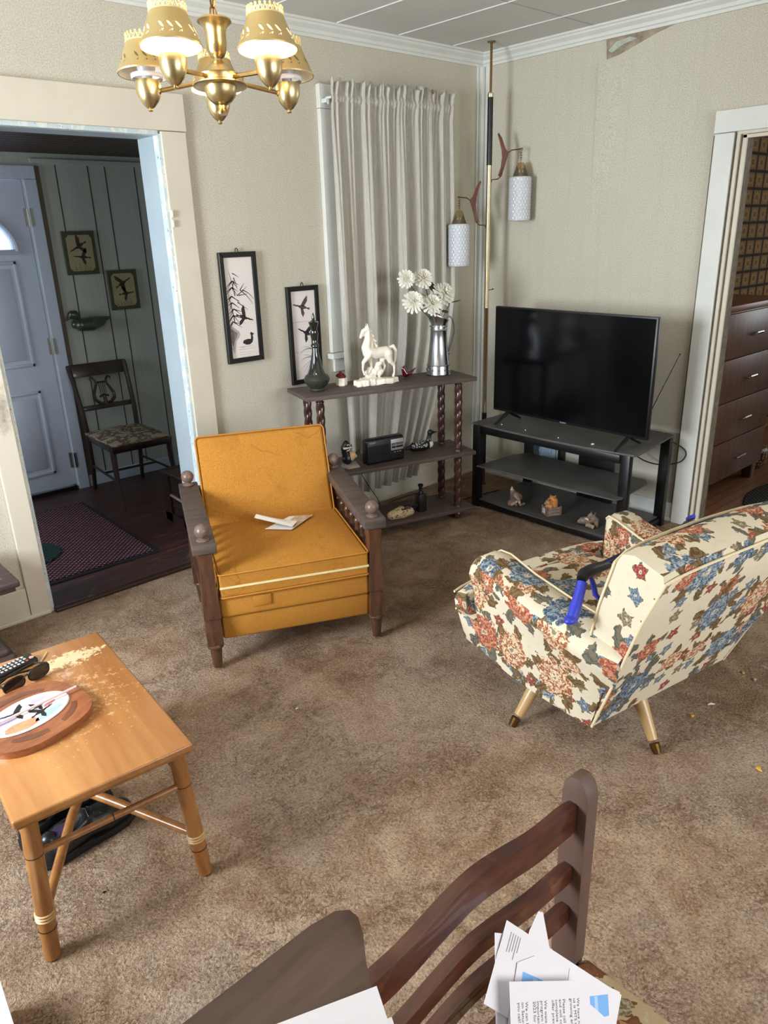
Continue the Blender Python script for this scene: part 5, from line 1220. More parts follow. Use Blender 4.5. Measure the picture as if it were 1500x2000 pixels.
for i in range(3):
    z = .002 + i * .017
    for a in ((-.046, .046, -.034, -.030), (-.046, .046, .030, .034)): b.box(*a, z, z + .015, .001)
    for a in ((-.046, -.042, -.030, .030), (.042, .046, -.030, .030)): b.box(*a, z, z + .015, .001)
for x in (-.042, .040):
    for y in (-.031, .029): b.box(x - .003, x + .005, y - .003, y + .005, 0, .053)
b.box(-.042, .042, -.03, .03, .0, .006); b.build('crate', CRATE, f, smooth=0)
b = B(); b.box(-.0485, -.0465, -.014, .014, .014, .042); lb = b.build('crate_label', plain('faded_label', (220, 216, 210), .6), f, smooth=0)
b = B()
for z in (.034, .028, .022): b.box(-.049, -.0484, -.009, .009, z, z + .002)
b.build('label_marks', PRINT, lb, smooth=0)
blob('large_cub', [((.010, -.005, .05), .024, (.010, -.012, .085), .018), ((.010, -.012, .085), .017, (-.002, 0.0, .098), .015), ((-.002, .0, .098), .010, (-.018, .010, .088), .006), ((.012, -.010, .108), .005, (.014, -.014, .116), .003), ((-.005, .010, .108), .004, (-.006, .012, .115), .003), ((.0, .01, .07), .010, (-.02, .02, .075), .007)], FIGB, f, .003)
blob('small_cub', [((-.015, .010, .055), .020, (-.020, .014, .072), .013), ((-.022, .014, .070), .010, (-.034, .018, .062), .006)], FIGA, f, .003)
blob('small_cub', [((-.018, -.018, .055), .015, (-.034, -.012, .056), .011), ((-.035, -.010, .056), .007, (-.046, -.006, .052), .004)], FIGB, f, .003)
f = thing('cats_figurine', 'resin figurine of a mother animal nuzzling her young, rightmost under the television', 'figurine', (-.50, -1.235, .053), 10)
blob('mother', [((.0, .035, .024), .022, (.0, .0, .030), .022), ((.0, .0, .030), .022, (-.005, -.025, .050), .018), ((-.005, -.025, .050), .018, (-.018, -.012, .066), .015), ((-.018, -.012, .066), .010, (-.030, .002, .052), .006), ((.004, -.036, .040), .016, (-.004, -.045, .010), .010), ((-.018, -.018, .078), .005, (-.012, -.012, .096), .002), ((-.008, -.03, .07), .005, (.0, -.034, .088), .002), ((.0, .035, .024), .018, (-.01, .052, .018), .012)], FIGC, f, .0035)
blob('young', [((-.030, -.012, .016), .013, (-.034, -.030, .014), .011), ((-.040, -.006, .022), .010, (-.046, -.004, .016), .006), ((-.036, -.038, .018), .009, (-.046, -.040, .008), .005)], FIGA, f, .003)
b = B(); b.tube([(-.028, .012, .050), (-.036, .002, .052), (-.034, -.010, .048)], .004, 8); b.build('white_cheek', DUCKW, f)
# outlet plate and cables behind the stand
o = thing('outlet_plate', 'blue-grey wall plate with jacks behind the television stand', 'wall plate', (-.006, -.575, .225))
b = B(); b.box(-.004, .005, -.085, .085, -.075, .075, .003); b.build('plate', PLATE, o)
for y in (-.045, .035): B().lathe([(.014, 0), (.014, .006), (.006, .008)], M=T(-.004, y, .02) @ RY(-90), seg=16).build('jack', PLATE, o)
b = B(); b.box(-.03, .0, -.79, -.715, .06, .30, .004) if False else b.box(-.034, -.006, -.73, -.69, .14, .33, .006)
tag(b.build('power_strip', BLKPL), 'black power strip on the wall behind the stand', 'power strip')
cable('cable', [(-.18, -1.31, .515), (-.06, -1.42, .47), (-.03, -1.50, .42), (-.05, -1.48, .36), (-.10, -1.38, .34), (-.13, -1.28, .37), (-.12, -1.22, .44)], 'black cable looping under the right end of the stand', .0035)
cable('cable', [(-.03, -.70, .16), (-.06, -.8, .10), (-.05, -.95, .16), (-.06, -1.08, .20), (-.07, -1.14, .14), (-.06, -1.2, .05)], 'black cable arching behind the middle shelf', .004)
cable('cable', [(-.62, -.36, .006), (-.45, -.40, .012), (-.33, -.44, .02), (-.25, -.50, .03), (-.12, -.52, .05), (-.05, -.55, .14)], 'black cable running along the carpet to the wall plate', .003)

# ------------------------------------------------------------------ tension pole lamp
pl0 = thing('pole_lamp', 'floor-to-ceiling brass pole lamp with two hanging milk glass lanterns', 'lamp', (-.222, -.253, 0))
b = B(); b.lathe([(.022, ZC - .006), (.022, ZC - .001)], seg=20); b.lathe([(.0065, 2.262), (.0065, ZC - .004)], seg=14); b.build('upper_rod', BRASSD, pl0)
b = B(); b.lathe([(.014, 2.245), (.0165, 2.25), (.0165, 2.268), (.010, 2.276)], seg=18); b.build('collar', BRASSP, pl0)
b = B(); b.lathe([(.0155, 1.907), (.0155, 2.248)], seg=20); lab(b.build('black_sleeve', BLACKM, pl0), 'black sleeve section')
b = B(); b.lathe([(.0145, .48), (.0145, 1.12), (.0155, 1.122), (.0155, 1.126), (.0145, 1.128), (.0145, 1.908)], seg=24); b.build('pole', BRASSP, pl0)
b = B(); b.lathe([(.0155, .14), (.0155, .48)], seg=20); lab(b.build('lower_sleeve', BLACKM, pl0), 'black lower sleeve')
b = B(); b.lathe([(.020, .0), (.020, .008), (.013, .012), (.013, .125), (.017, .13), (.017, .142)], seg=18); b.build('lower_rod', BRASSD, pl0)
b = B(); b.tube([(.0145, -.005, 1.225), (.028, -.02, 1.23)], .0022, 6); b.ball((.030, -.022, 1.231), .005, seg=8); b.build('switch', BLKPL, pl0)
def lantern_arm(dx, dy, z0, name_):
    # z0: attachment height; arm goes out to (dx,dy)
    L = math.hypot(dx, dy); ux, uy = dx / L, dy / L
    def p(s_, z): return (ux * s_, uy * s_, z)
    b = B(); b.tube([p(.012, z0 - .02), p(.018, z0), p(.050, z0 + .002), p(.070, z0 + .018), p(.105, z0 + .135), p(.125, z0 + .150), p(L - .01, z0 + .154), p(L + .006, z0 + .158), p(L + .008, z0 + .150)], .0032, 8); ar = b.build('lantern_arm', BRASSD, pl0)
    Mf = Matrix(((ux, 0, -uy, 0), (uy, 0, ux, 0), (0, 1, 0, 0), (0, 0, 0, 1)))
    b = B(); zc = z0
    b.prism([(.052, zc + .020), (.066, zc + .012), (.080, zc + .060), (.108, zc + .140), (.090, zc + .155), (.068, zc + .215), (.050, zc + .240), (.044, zc + .232), (.054, zc + .205), (.070, zc + .155), (.074, zc + .115), (.066, zc + .065)], -.005, .005, Mf, bev=.0015); b.build('walnut_fin', ROSEWD, ar)
    zt = z0 + .150
    b = B()
    for i in range(4):
        c_ = Vector(p(L, zt - .008 - i * .013)); b.tube([c_ + Vector((.006 * math.cos(a) * (i % 2), .006 * math.cos(a) * (1 - i % 2), .009 * math.sin(a))) for a in [2 * PI * q / 10 for q in range(10)]], .0014, 5, closed=True)
    b.build('chain', BRASSD, ar)
    x, y, _ = p(L, 0); zl = zt - .066
    b = B(); b.lathe([(.016, zl), (.020, zl - .004), (.044, zl - .072)], (x, y, 0), 28, cap=False); b.build('glass_cone', SMOKEC, ar, solid=.001)
    b = B(); b.lathe([(.003, zl + .006), (.003, zl - .07)], (x, y, 0), 8); b.build('stem', BRASSD, ar)
    zb = zl - .072; b = B(); seg = 120; nz = 84; rings = []
    for i in range(nz + 1):
        t = i / nz; z = zb - .236 * t; r_ = []
        for k_ in range(seg):
            a = 2 * PI * k_ / seg; e = min(t, 1 - t)
            tex = (abs(math.sin(11 * a + t * 22)) * abs(math.sin(11 * a - t * 22))) * .0035 if e > .03 else 0
            r = .0605 + tex - (.006 if e < .01 else 0); r_.append(b.bm.verts.new((x + r * math.cos(a), y + r * math.sin(a), z)))
        rings.append(r_)
    for i in range(nz):
        for k_ in range(seg): b.bm.faces.new([rings[i][k_], rings[i + 1][k_], rings[i + 1][(k_ + 1) % seg], rings[i][(k_ + 1) % seg]])
    b.bm.faces.new(rings[0]); b.bm.faces.new(rings[-1][::-1]); b.build('lantern_shade', MILK, ar, smooth=60)
lantern_arm(.134, -.120, 1.832, 'r'); lantern_arm(-.126, .113, 1.590, 'l')

# ------------------------------------------------------------------ chandelier
CX, CY = -2.727, -1.532
ch = thing('chandelier', 'brushed brass five-arm chandelier with pierced gold shades hanging on its chain', 'chandelier', (CX, CY, 1.841))
zb = -1.79
b = B(); b.lathe([(.012, 1.792 + zb), (.014, 1.797 + zb), (.010, 1.803 + zb), (.010, 1.813 + zb)], seg=20); b.build('finial', BRASS, ch)
b = B(); b.lathe([(.011, 1.811 + zb), (.024, 1.819 + zb), (.034, 1.831 + zb), (.039, 1.846 + zb), (.039, 1.851 + zb)], seg=40); b.build('lower_bowl', BRUSHED, ch)
b = B(); b.lathe([(.058, 1.850 + zb), (.064, 1.852 + zb), (.064, 1.855 + zb), (.056, 1.859 + zb), (.056, 1.868 + zb), (.058, 1.872 + zb), (.050, 1.875 + zb)], seg=44); b.build('hub_ring', BRUSHED, ch)
b = B(); b.lathe([(.040, 1.873 + zb), (.034, 1.886 + zb), (.022, 1.899 + zb), (.010, 1.906 + zb), (.009, 1.911 + zb)], seg=40); b.build('hub_cone', BRUSHED, ch)
b = B(); b.lathe([(.009, 1.910 + zb), (.016, 1.915 + zb), (.022, 1.925 + zb), (.024, 1.940 + zb), (.024, 1.965 + zb), (.027, 1.976 + zb), (.036, 1.984 + zb), (.040, 1.987 + zb), (.038, 1.991 + zb), (.014, 1.994 + zb)], seg=40); b.build('vase_column', BRUSHED, ch)
b = B()
for i in range(16):
    z = 2.003 + zb + i * .030; r0, r1 = (.010, .0)
    b.tube([(.0085 * math.cos(a) * (i % 2 == 0), .0085 * math.cos(a) * (i % 2), z + .018 * math.sin(a)) for a in [2 * PI * q / 12 for q in range(12)]], .0022, 6, closed=True)
b.build('chain', BRASSD, ch)
b = B(); b.tube([(0, 0, 1.99 + zb), (.006, .003, 2.15 + zb), (-.004, 0, 2.3 + zb), (0, 0, 2.455 + zb)], .0018, 6); b.build('cord', BRASSD, ch)
b = B(); b.lathe([(.055, ZC - .001 - 1.841), (.055, ZC - .012 - 1.841), (.030, ZC - .030 - 1.841), (.006, ZC - .04 - 1.841)][::-1], seg=30); b.build('canopy', BRUSHED, ch)
CH_PARTS = [o for o in ch.children if o.name.split('.')[0] in ('chain', 'cord', 'canopy')]
yaw = math.radians(31.7); aw = Vector((math.sin(yaw), math.cos(yaw), 0)); rt = Vector((math.cos(yaw), -math.sin(yaw), 0))
TILT = Matrix.Rotation(math.radians(5.0), 4, rt)      # the fixture hangs slightly askew on its chain
if (TILT @ (-aw)).z < 0: TILT = TILT.inverted()
ch.rotation_euler = TILT.to_euler()
for o_ in CH_PARTS: o_.matrix_local = T(0, 0, .200) @ TILT.inverted() @ T(0, 0, -.200)
ARMS = [(93, True), (21, False), (165, False), (-51, True), (-123, True)]
for deg, lit in ARMS:
    d = rt * math.cos(math.radians(deg)) + aw * math.sin(math.radians(deg)); R_ = .176
    e = d * R_
    b = B(); b.tube([d * .050 + Vector((0, 0, 1.864 + zb)), d * (R_ - .022) + Vector((0, 0, 1.852 + zb))], .0052, 10); b.ball(d * (R_ - .024) + Vector((0, 0, 1.852 + zb)), .008, seg=10); ar = b.build('arm', BRASS, ch)
    x, y = e.x, e.y
    b = B(); b.lathe([(.004, 1.809 + zb), (.006, 1.811 + zb), (.004, 1.815 + zb), (.011, 1.819 + zb), (.022, 1.832 + zb), (.0285, 1.848 + zb), (.0305, 1.866 + zb), (.0295, 1.874 + zb)], (x, y, 0), 28); b.build('candle_cup', BRUSHED, ar)
    # bulb
    b = B(); b.lathe([(.012, 1.873 + zb), (.012, 1.885 + zb), (.021, 1.900 + zb), (.023, 1.915 + zb), (.018, 1.932 + zb), (.004, 1.940 + zb)], (x, y, 0), 20); b.build('bulb', BULB if lit else BULBOFF, ar)
    if not lit:
        b = B(); b.lathe([(.036, 1.878 + zb), (.038, 1.888 + zb)], (x, y, 0), 28, cap=False); b.build('inner_glass', BULBOFF, ar, solid=.001)
    # pierced shade
    z0_, z1_ = 1.889 + zb, 1.956 + zb; r0, r1 = .0665, .0395
    b = B(); b.lathe([(r0, z0_), (r0 + .001, z0_ + .003), (r0 - .001, z0_ + .005), (r1, z1_)], (x, y, 0), 56, cap=False); b.mat(1); b.lathe([(r0 - .0016, z0_ + .0005), (r1 - .0016, z1_)], (x, y, 0), 56, cap=False)
    shd = b.build('lamp_shade', [SHADEM, SHADEIN], ar, smooth=60)
    b = B()
    for g_ in range(5):        # groups of three leaf pairs pierced in the tin
        for q_ in range(3):
            for row in (0, 1):
                a0 = 2 * PI * (g_ / 5) + q_ * .33 + .25; sl = 1 if row else -1; zc = z0_ + .021 + sl * .0080
                pts = []; N_ = 6
                top_ = []; bot_ = []
                for h_ in range(N_ + 1):
                    s_ = h_ / N_; w_ = .0034 * math.sin(PI * s_) ** .8
                    aa = a0 - s_ * .22; z = zc + sl * (s_ - .5) * .012
                    for lst, ww in ((top_, w_), (bot_, -w_)):
                        zz_ = z + ww; r = r0 + (r1 - r0) * (zz_ - z0_) / (z1_ - z0_) + .0008; lst.append((x + r * math.cos(aa), y + r * math.sin(aa), zz_))
                pts = top_ + bot_[::-1][1:-1]
                b.bm.faces.new([b.bm.verts.new(p_) for p_ in pts])
    b.build('pierced_leaves', NT('glowing_piercing').set(lin((250, 236, 170)), .5, Emission_Color=lin((255, 224, 140)), Emission_Strength=1.6) if lit else plain('dark_piercing', (90, 84, 40), .5), shd, smooth=0)
    b = B(); n = 22
    for k_ in range(n):
        a = 2 * PI * k_ / n; a2 = 2 * PI * (k_ + .5) / n; a3 = 2 * PI * (k_ + 1) / n; zt = z1_ + .015
        q0 = (x + r1 * math.cos(a), y + r1 * math.sin(a), z1_); q1 = (x + (r1 - .001) * math.cos(a2), y + (r1 - .001) * math.sin(a2), zt); q2 = (x + r1 * math.cos(a3), y + r1 * math.sin(a3), z1_)
        b.tube([q0, q1], .0015, 5); b.tube([q1, q2], .0015, 5); b.ball(q1, .0028, seg=6)
        b.ball((x + r1 * math.cos(a), y + r1 * math.sin(a), z1_ + .009), .0018, seg=5)
    b.tube([(x + r1 * math.cos(2 * PI * q / 36), y + r1 * math.sin(2 * PI * q / 36), z1_) for q in range(36)], .0018, 6, closed=True)
    b.build('filigree_crown', CREAMLACE, shd)
    if lit:
        ld_ = bpy.data.lights.new('chandelier_bulb_light', 'POINT'); ld_.energy = 2.6; ld_.color = (1.0, .76, .46); ld_.shadow_soft_size = .02
        lo = bpy.data.objects.new('chandelier_bulb_light', ld_); COL.objects.link(lo); lo.location = Vector((CX, CY, 1.841)) + TILT @ Vector((x, y, .165))

# ------------------------------------------------------------------ entry hall furniture
hc = thing('side_chair', 'dark lyre-back side chair with a faded floral seat in the entry hall', 'chair', (-1.925, 1.27, .012), -2)
# local: back towards +y
for sx in (-1, 1):
    b = B(); b.tube([(sx * .165, .275, 0), (sx * .165, .245, .18), (sx * .168, .235, .39), (sx * .172, .25, .52), (sx * .178, .305, .70), (sx * .182, .345, .805)], [.013, .015, .017, .016, .015, .016], 8); b.build('back_leg', BLACKWOOD, hc)
    b = B(); b.tube([(sx * .192, -.285, 0), (sx * .186, -.235, .12), (sx * .182, -.215, .25), (sx * .180, -.212, .385)], [.011, .014, .018, .020], 8); b.build('front_leg', BLACKWOOD, hc)
    b = B(); b.tube([(sx * .184, -.22, .17), (sx * .166, .245, .17)], .008, 8); b.build('stretcher', BLACKWOOD, hc)
b = B(); b.tube([(-.172, .02, .17), (.172, .02, .17)], .008, 8); b.build('stretcher', BLACKWOOD, hc)
b = B(); b.hexa([(-.19, -.235, .345), (.19, -.235, .345), (.175, .245, .345), (-.175, .245, .345), (-.195, -.240, .388), (.195, -.240, .388), (.178, .248, .388), (-.178, .248, .388)], .004); b.build('seat_rail', BLACKWOOD, hc)
b = B(); padded(b, -.185, .185, -.232, .235, .380, .398, .022, 12, 12); b.build('seat', DAMASK, hc, uv=True, bevel=.006)
b = B(); b.hexa([(-.185, .322, .735), (.185, .322, .735), (.185, .340, .735), (-.185, .340, .735), (-.195, .345, .815), (.195, .345, .815), (.195, .362, .815), (-.195, .362, .815)], .004); b.build('crest_rail', BLACKWOOD, hc)
b = B(); b.hexa([(-.172, .262, .525), (.172, .262, .525), (.172, .280, .525), (-.172, .280, .525), (-.172, .268, .555), (.172, .268, .555), (.172, .286, .555), (-.172, .286, .555)], .003); b.build('lower_back_rail', BLACKWOOD, hc)
def yb(z): return .272 + (z - .54) * .30
b = B()
for sx in (-1, 1):
    b.tube([(sx * x, yb(z), z) for x, z in ((.004, .556), (.035, .560), (.062, .585), (.066, .615), (.050, .650), (.034, .680), (.036, .705), (.052, .722), (.066, .716), (.064, .704))], [.010, .011, .012, .011, .009, .008, .008, .008, .006, .004], 8)
b.tube([(-.036, yb(.69), .69), (.036, yb(.69), .69)], .006, 8); b.tube([(-.03, yb(.61), .60), (0, yb(.615), .612), (.03, yb(.61), .60)], .007, 8); b.tube([(0, yb(.55), .55), (0, yb(.60), .60)], .012, 8)
b.build('lyre_splat', BLACKWOOD, hc)
b = B()
for x in (-.018, -.006, .006, .018): b.tube([(x, yb(.60), .60), (x, yb(.69), .69)], .0028, 6)
b.build('lyre_strings', BLACKWOOD, hc)
# stool/shelf beside the doorway
st_ = thing('low_stand', 'low black open stand with a pale rung just inside the hall, behind the mustard chair', 'stand', (-1.86, .52, .012))
b = B(); b.box(-.15, .15, -.16, .16, .285, .305, .003); b.build('top', BLACKWOOD, st_)
for x in (-.14, .14): 
    b = B(); b.box(x - .008, x + .008, -.15, -.07, 0, .285); b.box(x - .008, x + .008, .07, .15, 0, .285); b.box(x - .008, x + .008, -.15, .15, 0, .05); b.build('side_panel', BLACKWOOD, st_, smooth=0)
    b = B(); b.tube([(x, -.15, .15), (x, .15, .17)], .008, 8); lab(b.build('rung', CRATE, st_), 'pale rung')
b = B(); b.box(-.14, .14, -.13, .13, .09, .105); b.build('lower_shelf', BLACKWOOD, st_, smooth=0)
rg = thing('door_rug', 'burgundy basket-weave runner with a black rubber border in front of the hall door', 'rug', (-2.62, .79, .012), -1)
b = B(); b.box(-.36, .36, -.55, .55, 0, .006, .002); b.build('border', RUBBER, rg)
b = B(); b.box(-.335, .335, -.52, .525, .004, .011, .002); b.build('woven_field', RUG, rg)
mt = B(); mt.lathe([(.17, 0), (.175, .004), (.17, .009), (.001, .010)], (-2.815, .66, .024), 36); tag(mt.build('round_mat', MATT), 'small round teal braided mat lying on the burgundy runner', 'mat')
def print_(x0, z0, x1, z1, label, flip, seed):
    y = HY1; f = thing('duck_print', label, 'picture', ((x0 + x1) / 2, y, (z0 + z1) / 2)); W, H = (x1 - x0) / 2, (z1 - z0) / 2; M = Matrix(((1, 0, 0, 0), (0, 0, -1, 0), (0, 1, 0, 0), (0, 0, 0, 1)))
    b = B(); b.prism([(-W, -H), (W, -H), (W, H), (-W, H)], .001, .014, M, bev=.001, seg=1); b.build('board', ARTF, f, smooth=0)
    w, h, c_ = W - .022, H - .022, .018; b = B(); b.prism([(-w + c_, -h), (w - c_, -h), (w, -h + c_), (w, h - c_), (w - c_, h), (-w + c_, h), (-w, h - c_), (-w, -h + c_)], .014, .0145, M); art = b.build('print', ARTD, f, smooth=0)
    b = B(); bird(b, -.004, .040, .074, .5 if flip > 0 else -.5, M, .0146, flip=flip); bird(b, .010, -.025, .066, .1, M, .0146, flip=flip); rr = random.Random(seed)
    strokes(b, M, [blade(-.05 + .014 * i, -h + .004, rr.uniform(60, 120), rr.uniform(.02, .05), .3) for i in range(8)], .0146, .0012); b.build('duck_painting', INKM if False else [plain('sepia_ink', (60, 40, 30), .6)], art, smooth=0)
print_(-1.990, 1.372, -1.787, 1.628, 'upper olive-bordered duck print on the grey panelled hall wall', -1, 1)
print_(-1.742, 1.140, -1.545, 1.388, 'lower olive-bordered duck print on the grey panelled hall wall', 1, 2)
dk = thing('wall_duck', 'dark green wooden duck decoy mounted on the grey panelled hall wall', 'decoy', (-1.915, HY1 - .03, 1.09))
blob('body', [((-.055, -.01, -.020), .040, (.01, -.012, -.018), .045), ((.01, -.012, -.018), .045, (.075, -.006, -.008), .032), ((.075, -.004, -.004), .028, (.148, 0, .014), .005), ((-.085, 0, -.014), .028, (-.05, -.01, -.020), .04)], DUCKG, dk, .005)
blob('head', [((-.075, 0, .0), .018, (-.083, 0, .045), .019), ((-.083, 0, .045), .029, (-.098, 0, .048), .026), ((-.105, 0, .040), .014, (-.142, -.002, .016), .006)], DUCKG, dk, .0045)

# ------------------------------------------------------------------ low dark side table at the left wall
sd = thing('side_table', 'low dark brown side table with a moulded edge at the left wall', 'side table', (-3.40, -.20, 0))
b = B(); b.box(-.27, .27, -.235, .155, .345, .372, .007, 3); b.box(-.255, .255, -.22, .15, .325, .345, .004); b.build('top', DKSIDE, sd)
b = B(); b.box(-.225, .225, -.185, .115, .3715, .374, .001); b.build('top_inset', plain('grey_brown_inset', (98, 92, 90), .6, var=.1), sd)
b = B(); b.box(-.17, .17, -.12, .10, .08, .33, .01); b.build('pedestal', DKSIDE, sd)
b = B(); b.box(-.22, .215, -.20, .12, 0, .055, .022, 4); b.box(-.20, .195, -.18, .11, .05, .082, .012, 3); b.build('base', DKSIDE, sd)

# ------------------------------------------------------------------ dresser and rug in the next room
dr = thing('dresser', 'tall walnut chest of drawers with silver pulls in the next room', 'dresser', (.745, -1.235, .004))
b = B(); b.box(-.375, .375, -.215, .22, .10, 1.10, .003); b.build('body', DRESS, dr)
b = B(); b.box(-.385, .385, -.240, .225, 1.10, 1.136, .005); b.build('top', DRESST, dr)
for i, (z0, z1) in enumerate(((.842, 1.09), (.592, .836), (.350, .586), (.108, .344))):
    b = B(); b.box(-.366, .366, -.232, -.214, z0, z1, .003); w_ = b.build('drawer', DRESS, dr); zc = (z0 + z1) / 2
    b = B(); b.tube([(-.050, -.232, zc - .012), (-.050, -.252, zc - .008), (-.042, -.258, zc), (.042, -.258, zc), (.050, -.252, zc - .008), (.050, -.232, zc - .012)], .0055, 8)
    b.build('pull', NICKEL, w_)
for x in (-.33, .33):
    for y in (-.18, .18): B().box(x - .03, x + .03, y - .03, y + .03, 0, .10, .004).build('foot', DRESS, dr)
b = B(); b.prism([(0, 0), (.28, .03), (.25, .12), (-.02, .10)], 0, .002, T(.40, -1.36, 1.1405)); tag(b.build('loose_papers', PAPER2, smooth=0), 'cream papers lying on the dresser top', 'paper')
b = B(); b.lathe([(.56, 0), (.57, .008), (.56, .014), (.01, .015)], (.80, -2.02, .004), 48, sy=.80); tag(b.build('braided_rug', RUG2), 'dark braided oval rug on the wooden floor beyond the right doorway', 'rug')
bs = thing('fabric_bundle', 'pale patterned cloth bundle on the floor beside the dresser', 'bundle', (1.30, -1.33, .004))
B().lathe([(.08, 0), (.10, .03), (.105, .12), (.09, .14)], seg=20).build('body', m_speck('patterned_bundle', (90, 72, 54), (196, 180, 150), 60, .35), bs)

# ------------------------------------------------------------------ dining chair, table corner and papers near the camera
dn = thing('dining_chair', 'dark mahogany ladder-back dining chair with wavy slats in the foreground', 'dining chair', (-3.222, -2.785, 0), 0)
# local: back plane y=0, seat towards -y
for sx in (-1, 1):
    x = sx * .237
    b = B(); b.hexa([(x - .016, -.022, 0), (x + .016, -.022, 0), (x + .016, .022, 0), (x - .016, .022, 0), (x - .0155, -.022, .43), (x + .0155, -.022, .43), (x + .0155, .020, .43), (x - .0155, .020, .43)], .003)
    b.build('rear_leg', MAHOG, dn)
    b = B(); b.prism([(-.024, .43), (-.024, .765), (-.018, .786), (-.006, .797), (.008, .795), (.018, .783), (.022, .765), (.022, .43)], -.0155, .0155, Matrix(((0, 0, 1, x), (1, 0, 0, 0), (0, 1, 0, 0), (0, 0, 0, 1))), bev=.003); b.build('back_post', MAHOGDUST if sx > 0 else MAHOG, dn)
    b = B(); b.box(x - .018, x + .018, -.42, -.384, 0, .41, .003); b.build('front_leg', MAHOG, dn)
    b = B(); b.box(x - .010, x + .010, -.385, -.02, .14, .165, .002); b.build('stretcher', MAHOG, dn)
def slat(z, h, amp):
    b = B(); n = 30; up_, lo_ = [], []
    for i in range(n + 1):
        u = -1 + 2 * i / n; w_ = amp * (math.exp(-(u / .33) ** 2) - .42 * math.exp(-((abs(u) - .62) / .22) ** 2)); hh = h
        up_.append((.222 * u, z + h / 2 + w_ + (hh - h) * .5)); lo_.append((.222 * u, z - h / 2 + w_ * .9 - (hh - h) * .5))
    M_ = Matrix(((1, 0, 0, 0), (0, 0, 1, 0), (0, 1, 0, 0), (0, 0, 0, 1)))
    b.prism(up_ + lo_[::-1], -.0095, .0095, M_, bev=.004, seg=2)
    for v_ in b.bm.verts: v_.co.y += .010 * (1 - (v_.co.x / .222) ** 2) 
    b.build('back_slat', MAHOG, dn, smooth=50)
slat(.728, .050, .013); slat(.618, .030, .011); slat(.534, .030, .010)
b = B(); b.box(-.245, .245, -.42, .02, .375, .415, .003); b.build('seat_frame', MAHOG, dn)
b = B(); padded(b, -.252, .252, -.43, -.026, .410, .432, .022, 14, 14); b.build('seat', LEAFAB, dn, uv=True, bevel=.010)
dt = thing('dining_table', 'dark brown table with a rounded corner at the bottom edge of the photo', 'table', (-3.9, -3.35, 0))
ox, oy = 3.9, 3.35
pl2 = [(-3.402, -2.742), (-3.416, -2.731), (-3.45, -2.728), (-4.35, -2.733), (-4.42, -2.75), (-4.44, -2.80), (-4.44, -2.95), (-4.40, -3.02), (-4.30, -3.03), (-3.60, -3.03), (-3.53, -2.98), (-3.475, -2.88), (-3.432, -2.806), (-3.412, -2.778), (-3.401, -2.757)]
b = B(); b.prism([(x + ox, y + oy) for x, y in pl2], .803, .820, bev=.003); b.build('tabletop', wood('dusty_mahogany_table', (68, 46, 36), (92, 70, 57), .62, (3, 14, 14), coat=0), dt)
for x, y in ((-3.62, -2.80), (-4.30, -2.80), (-3.66, -2.97), (-4.30, -2.97)):
    b = B(); b.tube([(x + ox, y + oy, 0), (x + ox, y + oy, .804)], [.014, .022], 12); b.build('leg', MAHOG, dt)
def paper(name, P, label, cat, th=.0012, mat=PAPER):
    b = B(); c_ = sum((Vector(p) for p in P), Vector()) / len(P); P_ = [Vector(p) - c_ for p in P]; n = (P_[1] - P_[0]).cross(P_[2] - P_[1]).normalized(); n = n if n.z > 0 else -n
    b.hexa(P_ + [p + n * th for p in P_]) if len(P_) == 4 else None
    o = b.build(name, mat, smooth=0); o.location = c_; tag(o, label, cat); return o, n, c_
# papers leaning on the chair back and lying on the table
V3 = lambda *p: Vector(p)
A_, B_, C_ = V3(-3.177, -2.799, .668), V3(-3.267, -2.826, .629), V3(-3.065, -2.891, .532)
U_ = (C_ - A_).normalized(); W_ = (B_ - A_); W_ = (W_ - U_ * W_.dot(U_)).normalized(); N_ = U_.cross(W_).normalized(); N_ = N_ if N_.y < 0 else -N_
def sheet_at(name, label, cat, P, n_off, th=.0008, mat=PAPER, marks=()):
    """P: corner points on the pile plane in (u along the envelope, w across) metres; marks: (polygons, material)"""
    c_ = Vector((sum(p[0] for p in P) / len(P), sum(p[1] for p in P) / len(P)))
    M_ = Matrix((U_, W_, N_)).transposed().to_4x4(); org = A_ + U_ * c_.x + W_ * c_.y + N_ * n_off
    o = thing(name, label, cat, org); b = B(); b.prism([(p[0] - c_.x, p[1] - c_.y) for p in P], 0, th, M_); b.build('sheet', mat, o, smooth=0)
    for i, (nm, polys, m) in enumerate(marks):
        b = B()
        for q in polys: b.prism([(p[0] - c_.x, p[1] - c_.y) for p in q], th, th + .0002 + .0002 * i, M_)
        b.build(nm, m, o, smooth=0)
    return o, c_, M_
def rect(x0, y0, x1, y1): return [(x0, y0), (x1, y0), (x1, y1), (x0, y1)]
rr = random.Random(9)
def lines(x0, y0, n, dy, l): return [rect(x0, y0 + i * dy, x0 + l * rr.uniform(.7, 1), y0 + i * dy + .0016) for i in range(n)]
sheet_at('envelope', 'white envelope with a small printed return address leaning on the chair slats', 'envelope', [(0, 0), (.24, 0), (.24, .105), (0, .105)], .004,
         marks=[('return_address', [rect(.012 + i * .0045, .010, .0135 + i * .0045, .010 + rr.uniform(.02, .032)) for i in range(5)], PRINT)])
sheet_at('envelope', 'envelope tucked behind the front one, its corner at the left', 'envelope', [(-.012, .022), (.06, -.004), (.13, .09), (.03, .118)], .0015)
sheet_at('torn_flap', 'narrow torn paper flap sticking up behind the envelopes', 'paper', [(.052, -.035), (.060, -.037), (.095, .010), (.045, .018), (.045, -.006)], .0025)
